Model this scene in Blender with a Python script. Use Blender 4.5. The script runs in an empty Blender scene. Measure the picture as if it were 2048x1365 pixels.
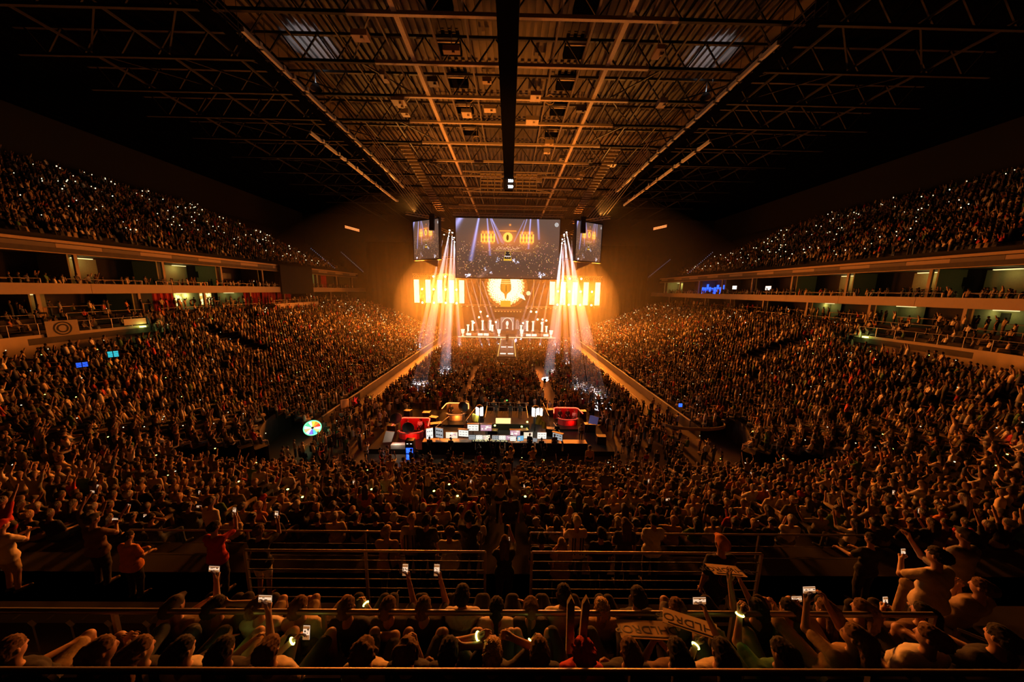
import bpy, math, random
import numpy as np
from mathutils import Vector, Matrix, Euler

rng = random.Random(11)
nrng = np.random.default_rng(11)
SC = bpy.context.scene
COL = SC.collection
PI = math.pi

# ------------------------------------------------------------------ camera, world, exposure
FPX = 626.0                       # focal length in pixels of the 2048 wide frame (11 mm lens)
EYE = Vector((0, 0, 15.3))        # the arena floor is z = 0, the stage lies along +Y
cam_d = bpy.data.cameras.new('camera')
cam = bpy.data.objects.new('camera', cam_d)
COL.objects.link(cam)
cam_d.sensor_width = 36.0
cam_d.lens = FPX * 36.0 / 2048.0
cam_d.clip_start = 0.05
cam_d.clip_end = 400
cam.matrix_world = (Matrix.Translation(EYE) @ Matrix.Rotation(math.radians(-0.64), 4, 'Z')
                    @ Matrix.Rotation(PI / 2 - math.radians(9.16), 4, 'X') @ Matrix.Rotation(math.radians(0.92), 4, 'Z'))
SC.camera = cam

world = bpy.data.worlds.new('world')
SC.world = world
world.use_nodes = True
world.node_tree.nodes['Background'].inputs[0].default_value = (0.9, 0.25, 0.06, 1)
world.node_tree.nodes['Background'].inputs[1].default_value = 0.0006

SC.view_settings.view_transform = 'Standard'
SC.view_settings.look = 'None'
SC.view_settings.exposure = 0.0
SC.view_settings.gamma = 1.0
SC.view_settings.use_curve_mapping = False
cy = SC.cycles
cy.max_bounces = 4
cy.diffuse_bounces = 1
cy.glossy_bounces = 2
cy.transmission_bounces = 2
cy.transparent_max_bounces = 24
cy.volume_bounces = 0
cy.sample_clamp_indirect = 1.0
cy.caustics_reflective = False
cy.caustics_refractive = False

ORANGE = (1.0, 0.225, 0.017)
BLINDER_W = 2600.0               # each of the stage's blinder lamps
WASH_W = 38000.0                  # the wall of pillars and lamps on either side, facing the crowd
BEAM_W = 2200000.0                  # each moving head
HAZE = 0.0045

# ------------------------------------------------------------------ helpers
def tag(o, label=None, cat=None, group=None, kind=None):
    if label: o['label'] = label
    if cat: o['category'] = cat
    if group: o['group'] = group
    if kind: o['kind'] = kind
    return o

def empty(name, loc=(0, 0, 0), rz=0.0, label=None, cat=None, group=None, kind=None):
    o = bpy.data.objects.new(name, None)
    o.empty_display_size = 0.2
    o.location = loc
    o.rotation_euler = (0, 0, rz)
    COL.objects.link(o)
    return tag(o, label, cat, group, kind)

def mat(name, color, rough=0.6, emit=None, estr=0.0, metal=0.0, var=0.12, scale=6.0, sample=False, bump=0.0, bscale=12.0, spec=0.5):
    m = bpy.data.materials.new(name)
    m.use_nodes = True
    nt = m.node_tree
    b = nt.nodes['Principled BSDF']
    b.inputs['Roughness'].default_value = rough
    b.inputs['Metallic'].default_value = metal
    b.inputs['Specular IOR Level'].default_value = spec
    if var > 0:
        tc = nt.nodes.new('ShaderNodeTexCoord')
        no = nt.nodes.new('ShaderNodeTexNoise')
        no.inputs['Scale'].default_value = scale
        mx = nt.nodes.new('ShaderNodeMixRGB')
        mx.inputs[1].default_value = (*[c * (1 - var) for c in color], 1)
        mx.inputs[2].default_value = (*[min(1, c * (1 + var)) for c in color], 1)
        nt.links.new(tc.outputs['Object'], no.inputs['Vector'])
        nt.links.new(no.outputs['Fac'], mx.inputs[0])
        nt.links.new(mx.outputs[0], b.inputs['Base Color'])
    else:
        b.inputs['Base Color'].default_value = (*color, 1)
    if bump > 0:
        t2 = nt.nodes.new('ShaderNodeTexCoord'); n2 = nt.nodes.new('ShaderNodeTexNoise'); n2.inputs['Scale'].default_value = bscale; n2.inputs['Detail'].default_value = 3
        mp = nt.nodes.new('ShaderNodeMapping'); mp.inputs['Scale'].default_value = (1, 1, .35 if bscale > 30 else 1)
        bn_ = nt.nodes.new('ShaderNodeBump'); bn_.inputs['Strength'].default_value = bump; bn_.inputs['Distance'].default_value = .02
        nt.links.new(t2.outputs['Object'], mp.inputs['Vector']); nt.links.new(mp.outputs[0], n2.inputs['Vector']); nt.links.new(n2.outputs['Fac'], bn_.inputs['Height']); nt.links.new(bn_.outputs[0], b.inputs['Normal'])
    if emit:
        b.inputs['Emission Color'].default_value = (*emit, 1)
        b.inputs['Emission Strength'].default_value = estr
        if not sample:
            m.cycles.emission_sampling = 'NONE'
    return m

def attr_mat(name, emission=0.0, rough=0.75):
    """colour from the mesh's 'Col' attribute; emission > 0 makes it a screen."""
    m = bpy.data.materials.new(name)
    m.use_nodes = True
    nt = m.node_tree
    b = nt.nodes['Principled BSDF']
    a = nt.nodes.new('ShaderNodeAttribute')
    a.attribute_name = 'Col'
    b.inputs['Roughness'].default_value = rough
    if emission > 0:
        b.inputs['Base Color'].default_value = (0.01, 0.01, 0.01, 1)
        nt.links.new(a.outputs['Color'], b.inputs['Emission Color'])
        b.inputs['Emission Strength'].default_value = emission
        m.cycles.emission_sampling = 'NONE'
    else:
        no = nt.nodes.new('ShaderNodeTexNoise')
        no.inputs['Scale'].default_value = 9.0
        mr = nt.nodes.new('ShaderNodeMapRange')
        mr.inputs['To Min'].default_value = 0.75
        mr.inputs['To Max'].default_value = 1.2
        mx = nt.nodes.new('ShaderNodeMixRGB')
        mx.blend_type = 'MULTIPLY'
        mx.inputs[0].default_value = 1
        nt.links.new(no.outputs['Fac'], mr.inputs['Value'])
        nt.links.new(a.outputs['Color'], mx.inputs[1])
        nt.links.new(mr.outputs[0], mx.inputs[2])
        nt.links.new(mx.outputs[0], b.inputs['Base Color'])
    return m

def mesh_np(name, V, F, mi=None, cols=None, smooth=False):
    """V (n,3), F (m,4) int (triangles repeat the last index is NOT used: quads only) or list of faces."""
    me = bpy.data.meshes.new(name)
    if isinstance(F, np.ndarray) and F.ndim == 2:
        k = F.shape[1]
        me.vertices.add(len(V))
        me.vertices.foreach_set('co', np.asarray(V, np.float32).ravel())
        me.loops.add(F.size)
        me.loops.foreach_set('vertex_index', F.astype(np.int32).ravel())
        me.polygons.add(len(F))
        me.polygons.foreach_set('loop_start', np.arange(0, F.size, k, dtype=np.int32))
        me.polygons.foreach_set('loop_total', np.full(len(F), k, np.int32))
    else:
        me.from_pydata([tuple(v) for v in V], [], [tuple(f) for f in F])
    if mi is not None:
        me.polygons.foreach_set('material_index', np.asarray(mi, np.int32))
    if smooth:
        me.polygons.foreach_set('use_smooth', np.ones(len(me.polygons), bool))
    if cols is not None:
        at = me.color_attributes.new('Col', 'FLOAT_COLOR', 'POINT')
        c = np.ones((len(V), 4), np.float32)
        c[:, :3] = cols
        at.data.foreach_set('color', c.ravel())
    me.update(calc_edges=True)
    return me

class MB:
    """collects boxes, bars, tubes, prisms; build() links ONE mesh object."""
    def __init__(s):
        s.v = []; s.f = []; s.m = []; s.cur = 0; s.sm = []
    def _add(s, vs, fs, smooth=False):
        o = len(s.v)
        s.v += [tuple(v) for v in vs]
        for f in fs:
            s.f.append(tuple(i + o for i in f)); s.m.append(s.cur); s.sm.append(smooth)
    def box(s, c, d, rz=0.0, rx=0.0):
        M = Matrix.Rotation(rz, 3, 'Z') @ Matrix.Rotation(rx, 3, 'X')
        vs = [Vector(c) + M @ Vector((sx * d[0] / 2, sy * d[1] / 2, sz * d[2] / 2)) for sx in (-1, 1) for sy in (-1, 1) for sz in (-1, 1)]
        s._add(vs, [(0, 1, 3, 2), (4, 6, 7, 5), (0, 4, 5, 1), (2, 3, 7, 6), (0, 2, 6, 4), (1, 5, 7, 3)])
        return s
    def bar(s, p, q, w=0.1, h=None):
        p, q = Vector(p), Vector(q)
        h = w if h is None else h
        d = (q - p)
        if d.length < 1e-6: return s
        d.normalize()
        a = d.cross(Vector((0, 0, 1)))
        if a.length < 1e-3: a = Vector((1, 0, 0))
        a.normalize(); b = a.cross(d).normalized()
        vs = [o + a * sx * w / 2 + b * sz * h / 2 for o in (p, q) for sx, sz in ((-1, -1), (1, -1), (1, 1), (-1, 1))]
        s._add(vs, [(0, 1, 2, 3), (7, 6, 5, 4), (0, 4, 5, 1), (1, 5, 6, 2), (2, 6, 7, 3), (3, 7, 4, 0)])
        return s
    def tube(s, pts, r=0.03, n=8, close=True, radii=None):
        pts = [Vector(p) for p in pts]
        rings = []
        up = Vector((0, 0, 1))
        for i, p in enumerate(pts):
            d = (pts[min(i + 1, len(pts) - 1)] - pts[max(i - 1, 0)]).normalized()
            a = d.cross(up)
            if a.length < 1e-3: a = d.cross(Vector((0, 1, 0)))
            a.normalize(); b = a.cross(d).normalized()
            rr = radii[i] if radii else r
            rings.append([p + (a * math.cos(2 * PI * k / n) + b * math.sin(2 * PI * k / n)) * rr for k in range(n)])
        vs = [v for rg in rings for v in rg]
        fs = [(i * n + k, i * n + (k + 1) % n, (i + 1) * n + (k + 1) % n, (i + 1) * n + k) for i in range(len(pts) - 1) for k in range(n)]
        s._add(vs, fs, True)
        if close:
            s._add(rings[0][::-1], [tuple(range(n))]); s._add(rings[-1], [tuple(range(n))])
        return s
    def lathe(s, prof, c=(0, 0, 0), n=16):
        vs = [(c[0] + r * math.cos(2 * PI * k / n), c[1] + r * math.sin(2 * PI * k / n), c[2] + z) for r, z in prof for k in range(n)]
        fs = [(i * n + k, i * n + (k + 1) % n, (i + 1) * n + (k + 1) % n, (i + 1) * n + k) for i in range(len(prof) - 1) for k in range(n)]
        s._add(vs, fs, True)
        return s
    def prism(s, poly, y0, y1, ax='y'):
        """poly of (a, b) extruded along an axis: ax y -> (a, y, b); x -> (x, a, b); z -> (a, b, z)"""
        n = len(poly)
        def P(a, b, t):
            return (a, t, b) if ax == 'y' else ((t, a, b) if ax == 'x' else (a, b, t))
        vs = [P(a, b, y0) for a, b in poly] + [P(a, b, y1) for a, b in poly]
        fs = [tuple(range(n)), tuple(range(2 * n - 1, n - 1, -1))] + [(i, i + n, (i + 1) % n + n, (i + 1) % n) for i in range(n)]
        s._add(vs, fs)
        return s
    def quad(s, a, b, c, d):
        s._add([a, b, c, d], [(0, 1, 2, 3)]); return s
    def build(s, name, mats, parent=None, label=None, cat=None, group=None, kind=None, loc=(0, 0, 0), rz=0.0):
        me = bpy.data.meshes.new(name)
        me.from_pydata(s.v, [], s.f)
        for m in (mats if isinstance(mats, (list, tuple)) else [mats]):
            me.materials.append(m)
        me.polygons.foreach_set('material_index', s.m)
        me.polygons.foreach_set('use_smooth', s.sm)
        me.update()
        o = bpy.data.objects.new(name, me)
        COL.objects.link(o)
        if parent is not None: o.parent = parent
        o.location = loc; o.rotation_euler = (0, 0, rz)
        return tag(o, label, cat, group, kind)

def link_mesh(name, me, mats=None, parent=None, label=None, cat=None, group=None, kind=None, loc=(0, 0, 0), rz=0.0):
    for m in (mats or []): me.materials.append(m)
    o = bpy.data.objects.new(name, me)
    COL.objects.link(o)
    if parent is not None: o.parent = parent
    o.location = loc; o.rotation_euler = (0, 0, rz)
    return tag(o, label, cat, group, kind)

def copy_tree(root, loc, rz=0.0, label=None):
    c = root.copy(); COL.objects.link(c)
    c.location = loc; c.rotation_euler = (0, 0, rz)
    if label: c['label'] = label
    for ch in list(root.children):
        if ch.type == 'LIGHT': continue
        d = ch.copy(); COL.objects.link(d); d.parent = c
        for g in ch.children:
            e = g.copy(); COL.objects.link(e); e.parent = d
    return c

def lamp(name, kind, loc, energy, color, parent=None, size=0.3, target=None, spot=None, blend=0.3, area=None):
    ld = bpy.data.lights.new(name, kind)
    ld.energy = energy; ld.color = color
    if kind in ('POINT', 'SPOT'): ld.shadow_soft_size = size
    if kind == 'SPOT': ld.spot_size = spot; ld.spot_blend = blend
    if kind == 'AREA':
        ld.shape = 'RECTANGLE'; ld.size, ld.size_y = area
    o = bpy.data.objects.new(name, ld)
    COL.objects.link(o)
    o.location = loc
    if target is not None:
        d = Vector(target) - Vector(loc)
        o.rotation_euler = d.to_track_quat('-Z', 'Y').to_euler()
    if parent is not None: o.parent = parent
    return o

def srgb(c):
    c = np.asarray(c, float) / 255.0
    return np.where(c <= 0.04045, c / 12.92, ((c + 0.055) / 1.055) ** 2.4)

ORD = ['first', 'second', 'third', 'fourth', 'fifth', 'sixth', 'seventh', 'eighth', 'ninth', 'tenth', 'eleventh', 'twelfth',
       'thirteenth', 'fourteenth', 'fifteenth', 'sixteenth', 'seventeenth', 'eighteenth', 'nineteenth', 'twentieth'] + ['%dth' % i for i in range(21, 60)]

M = dict(
    concrete=mat('concrete', (0.20, 0.17, 0.14), 0.85, var=0.25, scale=1.5),
    dark_concrete=mat('dark_concrete', (0.07, 0.06, 0.055), 0.9, var=0.3, scale=2),
    floor=mat('floor_covering', (0.15, 0.12, 0.095), 0.7, var=0.12, scale=3),
    unlit_black=mat('unlit_matt_black', (0.003, 0.003, 0.003), 1.0, var=0, spec=0.0),  # black that stays dark under any lamp, giving roof sides their shade
    black=mat('black_drape', (0.012, 0.011, 0.011), 0.9, var=0.2),
    black_metal=mat('black_metal', (0.03, 0.028, 0.027), 0.45, metal=0.4),
    steel=mat('roof_steel', (0.5, 0.40, 0.30), 0.6, var=0.25),
    darksteel=mat('dark_steel', (0.05, 0.045, 0.04), 0.6, var=0.25),
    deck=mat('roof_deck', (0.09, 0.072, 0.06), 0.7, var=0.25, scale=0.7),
    rail=mat('rail_metal', (0.30, 0.26, 0.23), 0.42, metal=0.7, var=0.05),
    fascia=mat('fascia_panel', (0.36, 0.28, 0.20), 0.75, var=0.1, scale=0.7),
    fascia2=mat('fascia_dark_panel', (0.13, 0.11, 0.095), 0.75, var=0.1, scale=0.7),
    suite=mat('suite_wall', (0.24, 0.25, 0.15), 0.8, var=0.15),
    suite_dark=mat('suite_dark_wall', (0.035, 0.025, 0.022), 0.8, var=0.15),
    curtain=mat('red_curtain', (0.30, 0.015, 0.015), 0.9, var=0.3, scale=3),
    wood=mat('counter_wood', (0.36, 0.22, 0.11), 0.5, var=0.2, scale=4),
    seat=mat('seat_plastic', (0.022, 0.02, 0.02), 0.5, var=0.2),
    white=mat('white_paint', (0.7, 0.68, 0.64), 0.6, var=0.05),
    gold=mat('gold_trim', (0.65, 0.40, 0.08), 0.4, metal=0.4, var=0.1),
    phone=mat('phone_case', (0.02, 0.02, 0.02), 0.3, var=0),
    red=mat('red_cloth', (0.5, 0.02, 0.02), 0.8),
    yellow=mat('yellow_cloth', (0.55, 0.45, 0.05), 0.8),
    tan=mat('tan_cloth', (0.45, 0.33, 0.2), 0.8),
    led_warm=mat('led_warm', (0.02, 0.02, 0.02), 0.4, emit=(1.0, 0.55, 0.18), estr=6.0, var=0),
    lens_orange=mat('lamp_lens_orange', (0.1, 0.05, 0.02), 0.3, emit=(1.0, 0.50, 0.14), estr=60.0, var=0),
    lens_white=mat('lamp_lens_white', (0.1, 0.1, 0.1), 0.3, emit=(0.9, 0.93, 1.0), estr=30.0, var=0),
    phone_light=mat('phone_torch', (0.1, 0.1, 0.1), 0.3, emit=(1.0, 0.86, 0.50), estr=3.0, var=0),
    glow_green=mat('glow_green', (0.1, 0.1, 0.02), 0.3, emit=(0.85, 1.0, 0.16), estr=7.0, var=0),
    room_lamp=mat('room_lamp', (0.1, 0.1, 0.1), 0.3, emit=(1.0, 0.85, 0.35), estr=1.1, var=0),
    blue_led=mat('blue_led', (0.01, 0.01, 0.03), 0.3, emit=(0.02, 0.10, 1.0), estr=2.2, var=0),
    cyan_led=mat('cyan_led', (0.01, 0.02, 0.03), 0.3, emit=(0.05, 0.75, 0.9), estr=1.3, var=0),
    red_led=mat('red_led', (0.03, 0.01, 0.01), 0.3, emit=(1.0, 0.06, 0.03), estr=4.0, var=0),
    orange_led=mat('orange_led', (0.03, 0.01, 0.01), 0.3, emit=(1.0, 0.28, 0.07), estr=3.0, var=0),
    stage_edge=mat('stage_edge_led', (0.05, 0.03, 0.02), 0.3, emit=(1.0, 0.55, 0.30), estr=2.0, var=0),
)

# ------------------------------------------------------------------ stage light: blinders, haze, moving heads
HW, RC, CY0 = 20.5, 6.0, 32.0     # half width of the floor, corner radius, y of the corner centres
CX0 = HW - RC
PIL_Y = 92.0
PIL_X = {-1: [-26.8, -23.5, -20.1, -16.7, -13.8], 1: [12.5, 15.7, 19.1, 22.3, 25.7]}
PZ0, PZ1 = 11.3, 19.0

def blinder_grid(side):
    xs = PIL_X[side]
    out = []
    mids = [(xs[i] + xs[i + 1]) / 2 for i in range(4)]
    for r, z in enumerate((18.95, 15.3, 11.45)):
        for i, x in enumerate(mids):
            if r == 0 and i == (0 if side < 0 else 3): continue
            out.append((x, z, ('top', 'middle', 'bottom')[r], i))
    return out

hs = MB(); hs.box((0, 0.25, 0), (0.5, 0.4, 0.5)); hs.box((0, 0.5, 0), (0.12, 0.2, 0.9))
ln = MB(); ln.prism([(0.24 * math.cos(a * PI / 8), 0.24 * math.sin(a * PI / 8)) for a in range(16)], 0.0, 0.06, 'y')
proto = empty('blinder_lamp', (0, 0, 0), 0, 'x', 'stage lamp', 'orange blinder lamps between the LED pillars')
hs.build('lamp_housing', M['black_metal'], proto)
ln.build('lamp_lens', M['lens_orange'], proto, label='glowing orange lens')
k = 0
for side in (-1, 1):
    for x, z, rowname, i in blinder_grid(side):
        lab = 'orange blinder lamp in the %s row between the %s and %s %s LED pillars' % (rowname, ORD[i], ORD[i + 1], 'left' if side < 0 else 'right')
        loc = (x, PIL_Y - 0.35, z)
        if k == 0:
            o = proto; o.location = loc; o['label'] = lab
        else:
            o = copy_tree(proto, loc, 0, lab)
        if (rowname, i) in (('middle', 1), ('middle', 2), ('top', 2 if side < 0 else 1), ('bottom', 1), ('bottom', 2)):
            lamp('blinder_glow', 'POINT', (0, -0.7, 0), BLINDER_W, ORANGE, o, size=0.5)
        k += 1

def haze_volume(rad, loc, dens, label):
    """thin theatrical haze hanging round the stage: a closed ellipsoid of air"""
    n, mrows = 48, 24
    vs = []; fs = []
    for i in range(mrows + 1):
        th = PI * i / mrows
        for j in range(n):
            ph = 2 * PI * j / n
            vs.append((rad[0] * math.sin(th) * math.cos(ph), rad[1] * math.sin(th) * math.sin(ph), rad[2] * math.cos(th)))
    for i in range(mrows):
        for j in range(n):
            fs.append((i * n + j, (i + 1) * n + j, (i + 1) * n + (j + 1) % n, i * n + (j + 1) % n))
    me = bpy.data.meshes.new('haze'); me.from_pydata(vs, [], fs); me.update()
    m = bpy.data.materials.new('haze'); m.use_nodes = True
    nt = m.node_tree; nt.nodes.clear()
    out = nt.nodes.new('ShaderNodeOutputMaterial'); vsn = nt.nodes.new('ShaderNodeVolumeScatter')
    vsn.inputs['Color'].default_value = (1, 1, 1, 1); vsn.inputs['Density'].default_value = dens
    vsn.inputs['Anisotropy'].default_value = 0.2
    nt.links.new(vsn.outputs[0], out.inputs['Volume'])
    me.materials.append(m)
    o = bpy.data.objects.new('haze', me); COL.objects.link(o)
    o.location = loc
    tag(o, label, 'haze', None, 'stuff')
haze_volume((30, 22, 19), (-.5, 86, 11), HAZE, 'denser haze glowing orange close to the stage')
haze_volume((66, 42, 30), (-.5, 90, 12), HAZE * .35, 'thin haze spreading out from the stage into the hall')

hd = MB(); hd.lathe([(0.0, 0.35), (0.16, 0.33), (0.2, 0.1), (0.17, -0.2), (0.16, -0.22)], n=12)
hd2 = MB(); hd2.box((0, 0, 0.62), (0.5, 0.3, 0.18)); hd2.box((-0.25, 0, 0.3), (0.05, 0.16, 0.6)); hd2.box((0.25, 0, 0.3), (0.05, 0.16, 0.6))
hd3 = MB(); hd3.lathe([(0.0, -0.225), (0.15, -0.225)], n=12)
mh = empty('moving_head_light', (0, 0, 0), 0, 'x', 'moving head light', 'white beam moving heads above the stage')
mh_y = hd2.build('yoke', M['black_metal'], mh)
mh_h = hd.build('lamp_body', M['black_metal'], mh); hd3.build('lamp_lens', M['lens_white'], mh_h, label='white lens')
# head position -> point where the beam lands
BEAMS = [((-15.3, 76, 28.1), (-21.2, 73, 2), 'by the left side screen, first of four'), ((-14.2, 76, 27.8), (-17.0, 76.5, 2), 'by the left side screen, second of four'),
         ((-13.3, 76, 27.1), (-12.3, 77.5, 2), 'by the left side screen, third of four'), ((-12.9, 76, 26.5), (-12.2, 63, 2), 'by the left side screen, innermost'),
         ((14.4, 76, 27.9), (16.8, 79.8, 2), 'by the right side screen, fourth of four'), ((13.5, 76, 27.9), (12, 79.4, 2), 'by the right side screen, third of four'),
         ((12.7, 76, 27.1), (11.3, 70, 2), 'by the right side screen, second of four'), ((12.2, 76, 26.6), (11.8, 62, 2), 'by the right side screen, innermost'),
         ((-10.6, 76, 18.5), (-7.2, 79.5, 2), 'under the main screen, outermost on the left'), ((-9.3, 76, 18.5), (-5.2, 80.5, 2), 'under the main screen, second from the left'),
         ((-8.0, 76, 18.5), (-3.6, 88, 2), 'under the main screen, third from the left'), ((-6.8, 76, 18.5), (-2.4, 88, 2), 'under the main screen, fourth from the left'),
         ((6.4, 76, 18.6), (2.4, 90, 2), 'under the main screen, fourth from the right'), ((7.6, 76, 18.6), (3.6, 88, 2), 'under the main screen, third from the right'),
         ((8.8, 76, 18.6), (5.8, 84, 2), 'under the main screen, second from the right'), ((9.9, 76, 18.6), (8.4, 81, 2), 'under the main screen, outermost on the right')]
for i, (a, b, wh) in enumerate(BEAMS):
    lab = 'moving head with a white beam, %s' % wh
    o = mh if i == 0 else copy_tree(mh, a, 0, lab)
    o.location = a; o['label'] = lab
    d = (Vector(b) - Vector(a))
    bd = [c for c in o.children if c.name.startswith('lamp_body')][0]
    bd.rotation_euler = d.to_track_quat('-Z', 'Y').to_euler()
    lo = lamp('beam_light', 'SPOT', Vector((0, 0, 0)) + d.normalized() * 0.4, BEAM_W * (1.0 if i < 8 else 0.7), (0.84, 0.78, 1.0), o, size=0.06, target=None, spot=math.radians(2.5 if i < 8 else 2.0), blend=0.25)
    lo.rotation_euler = bd.rotation_euler
def added_beam_haze(a, b, deg, label, dens=.006):
    """added slim cone of denser haze, shaped to make one beam show"""
    a, b = Vector(a), Vector(b); d = b - a; L = d.length; a = a + d.normalized() * .6; b = a + d.normalized() * (L - .9)
    t = math.tan(math.radians(deg / 2)) * 1.12
    mb = MB(); mb.tube([a, b], n=14, radii=[.6 * t + .03, L * t + .03])
    m = bpy.data.materials.get('added_beam_haze')
    if m is None:
        m = bpy.data.materials.new('added_beam_haze'); m.use_nodes = True; nt = m.node_tree; nt.nodes.clear()
        out = nt.nodes.new('ShaderNodeOutputMaterial'); v = nt.nodes.new('ShaderNodeVolumeScatter'); v.inputs['Color'].default_value = (1, 1, 1, 1)
        v.inputs['Density'].default_value = dens; nt.links.new(v.outputs[0], out.inputs['Volume'])
    mb.build('added_beam_haze', m, label=label, cat='haze', group='added haze cones along the white beams', kind='stuff')
for i, (a, b, wh) in enumerate(BEAMS):
    added_beam_haze(a, b, 2.5 if i < 8 else 2.0, 'added haze along the white beam %s' % wh)
# two followspots rake the floor seats, lighting patches of people white
SPOTS = [((-13.9, 75.3, 28.9), (-13.3, 45.8, 1.2)), ((-13.3, 75.3, 28.4), (-11.0, 53.3, 1.2)), ((-12.9, 75.0, 27.3), (-9.0, 62.5, 1.2)),
         ((13.0, 75.3, 28.9), (12.6, 42.2, 1.2)), ((12.5, 75.3, 28.4), (10.9, 45.6, 1.2)), ((12.1, 75.0, 27.3), (7.3, 54.2, 1.2))]
for i, (a, b) in enumerate(SPOTS):
    o = copy_tree(mh, a, 0, 'moving head lighting the floor seats white, %s of three, %s of the main screen' % (ORD[i % 3], 'left' if a[0] < 0 else 'right'))
    d = (Vector(b) - Vector(a))
    bd = [c for c in o.children if c.name.startswith('lamp_body')][0]
    bd.rotation_euler = d.to_track_quat('-Z', 'Y').to_euler()
    added_beam_haze(a, b, 2.6, 'added haze along the long beam raking the floor seats, %s of three on the %s' % (ORD[i % 3], 'left' if a[0] < 0 else 'right'), .006)
    lo = lamp('beam_light', 'SPOT', d.normalized() * 0.4, 5000000.0, (0.9, 0.88, 1.0), o, size=0.06, spot=math.radians(4.0), blend=0.8)
    lo.rotation_euler = bd.rotation_euler
# ------------------------------------------------------------------ arena shell
def zfoot(d): return 1.2 + 0.375 * d

b = MB(); b.box((0, 50, -0.25), (110, 140, 0.5)); b.build('floor', M['floor'], kind='structure', label='brown floor of the arena')
b = MB(); b.box((0, 118.5, 21), (150, 1, 43)); b.build('wall_back', M['black'], kind='structure')
b = MB(); b.box((-74.5, 55, 21), (1, 130, 43)); b.build('wall_left', M['black'], kind='structure')
b = MB(); b.box((74.5, 55, 21), (1, 130, 43)); b.build('wall_right', M['black'], kind='structure')
b = MB(); b.box((0, 55, 41.6), (54, 130, 0.4))
for i in range(-34, 35):
    b.box((i * 0.75, 60, 41.25), (0.34, 118, 0.34))
b.build('ceiling', M['deck'], kind='structure', label='dark corrugated metal roof deck')
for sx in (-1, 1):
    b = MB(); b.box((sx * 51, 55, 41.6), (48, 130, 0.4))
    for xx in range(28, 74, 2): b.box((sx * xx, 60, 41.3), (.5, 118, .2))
    b.build('ceiling_side', M['unlit_black'], kind='structure', label='side part of the roof deck, darkened as if unlit')  # black copy of the deck imitates its unlit sides

def contour(d, step=1.2, y_far=104.0):
    """left far end -> near end -> right far end; returns (x, y, nx, ny, zone, phi)"""
    R = RC + d
    pts = []
    n = max(2, int((y_far - CY0) / step))
    for i in range(n): pts.append((-(HW + d), y_far + (CY0 - y_far) * i / n, -1, 0, 'side', 0))
    m = max(4, int(R * PI / 2 / step))
    for i in range(m):
        ph = PI / 2 * i / m
        pts.append((-CX0 - R * math.cos(ph), CY0 - R * math.sin(ph), -math.cos(ph), -math.sin(ph), 'arc', math.degrees(ph)))
    q = max(2, int(2 * CX0 / step))
    for i in range(q): pts.append((-CX0 + 2 * CX0 * i / q, CY0 - R, 0, -1, 'near', 90))
    right = [(-x, y, -nx, ny, z, ph) for x, y, nx, ny, z, ph in pts[:n + m][::-1]]
    pts.append((CX0, CY0 - R, 0, -1, 'near', 90))
    return pts + right

def allowed(d, x, y, zone, ph):
    if zone == 'near': return 8.9 <= d <= 19.0
    if zone == 'arc': return (0 if ph < 12 else (3.3 if ph < 58 else 8.9)) <= d <= 20.2
    return 0 <= d <= (20.2 if y < 38.5 else 25.2)

PITCH = 0.85
b = MB()
for k in range(0, 30):
    d = k * PITCH
    z = zfoot(d)
    inner = contour(d, 1.0); R = PITCH
    prev = None
    for p in inner:
        x, y, nx, ny, zone, ph = p
        ok = allowed(d + 0.01, x, y, zone, ph)
        cur = ((x, y), (x + nx * R, y + ny * R)) if ok else None
        if prev and cur:
            (a0, a1), (c0, c1) = prev, cur
            zt, zl = z, max(0.0, z - 0.375 * PITCH - (8 if (d < 0.1 or (abs(d - 9.35) < 0.5 and ph >= 58) or (zone == 'arc' and 3.3 < d < 4.3 and ph < 58)) else 0))
            b.quad((*c0, zt), (*a0, zt), (*a1, zt), (*c1, zt))
            b.quad((*a0, zl), (*a0, zt), (*c0, zt), (*c0, zl))
        prev = cur
b.build('seating_terrace', M['dark_concrete'], kind='structure', label='stepped concrete terrace of the lower bowl')

# ring walkway and the wall behind it
b = MB()
prev = None
for x, y, nx, ny, zone, ph in contour(19.4, 1.0):
    if zone == 'side' and y > 38.5: prev = None; continue
    w = 4.2 if zone == 'side' else (4.2 - 1.9 * min(1, ph / 60.0))
    cur = ((x, y), (x + nx * w, y + ny * w))
    if prev:
        b.quad((*cur[0], 8.5), (*prev[0], 8.5), (*prev[1], 8.5), (*cur[1], 8.5))
        b.quad((*prev[0], 7.6), (*prev[0], 8.5), (*cur[0], 8.5), (*cur[0], 7.6))
    prev = cur
b.build('walkway', M['dark_concrete'], kind='structure', label='ring walkway behind the lower bowl')
for side, nm in ((-1, 'wall_left_gallery'), (1, 'wall_right_gallery')):
    b = MB(); prev = None
    for x, y, nx, ny, zone, ph in contour(23.6, 1.0):
        if x * side < 0 or zone == 'near' or ph > 62 or (zone == 'side' and y > 39): prev = None; continue
        cur = ((x, y), (x + nx * 0.25, y + ny * 0.25))
        if prev:
            (a0, a1), (c0, c1) = prev, cur
            b.quad((*a0, 8.4), (*a0, 10.5), (*c0, 10.5), (*c0, 8.4))
            b.quad((*a0, 10.5), (*a1, 10.5), (*c1, 10.5), (*c0, 10.5))
            b.quad((*a1, 8.4), (*c1, 8.4), (*c1, 10.5), (*a1, 10.5))
        prev = cur
    b.box((side * 46.0, 39.2, 9.4), (4.6, 0.4, 2.3))
    b.build(nm, M['fascia'], kind='structure', label='beige wall below the %s gallery' % ('left' if side < 0 else 'right'))

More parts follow.
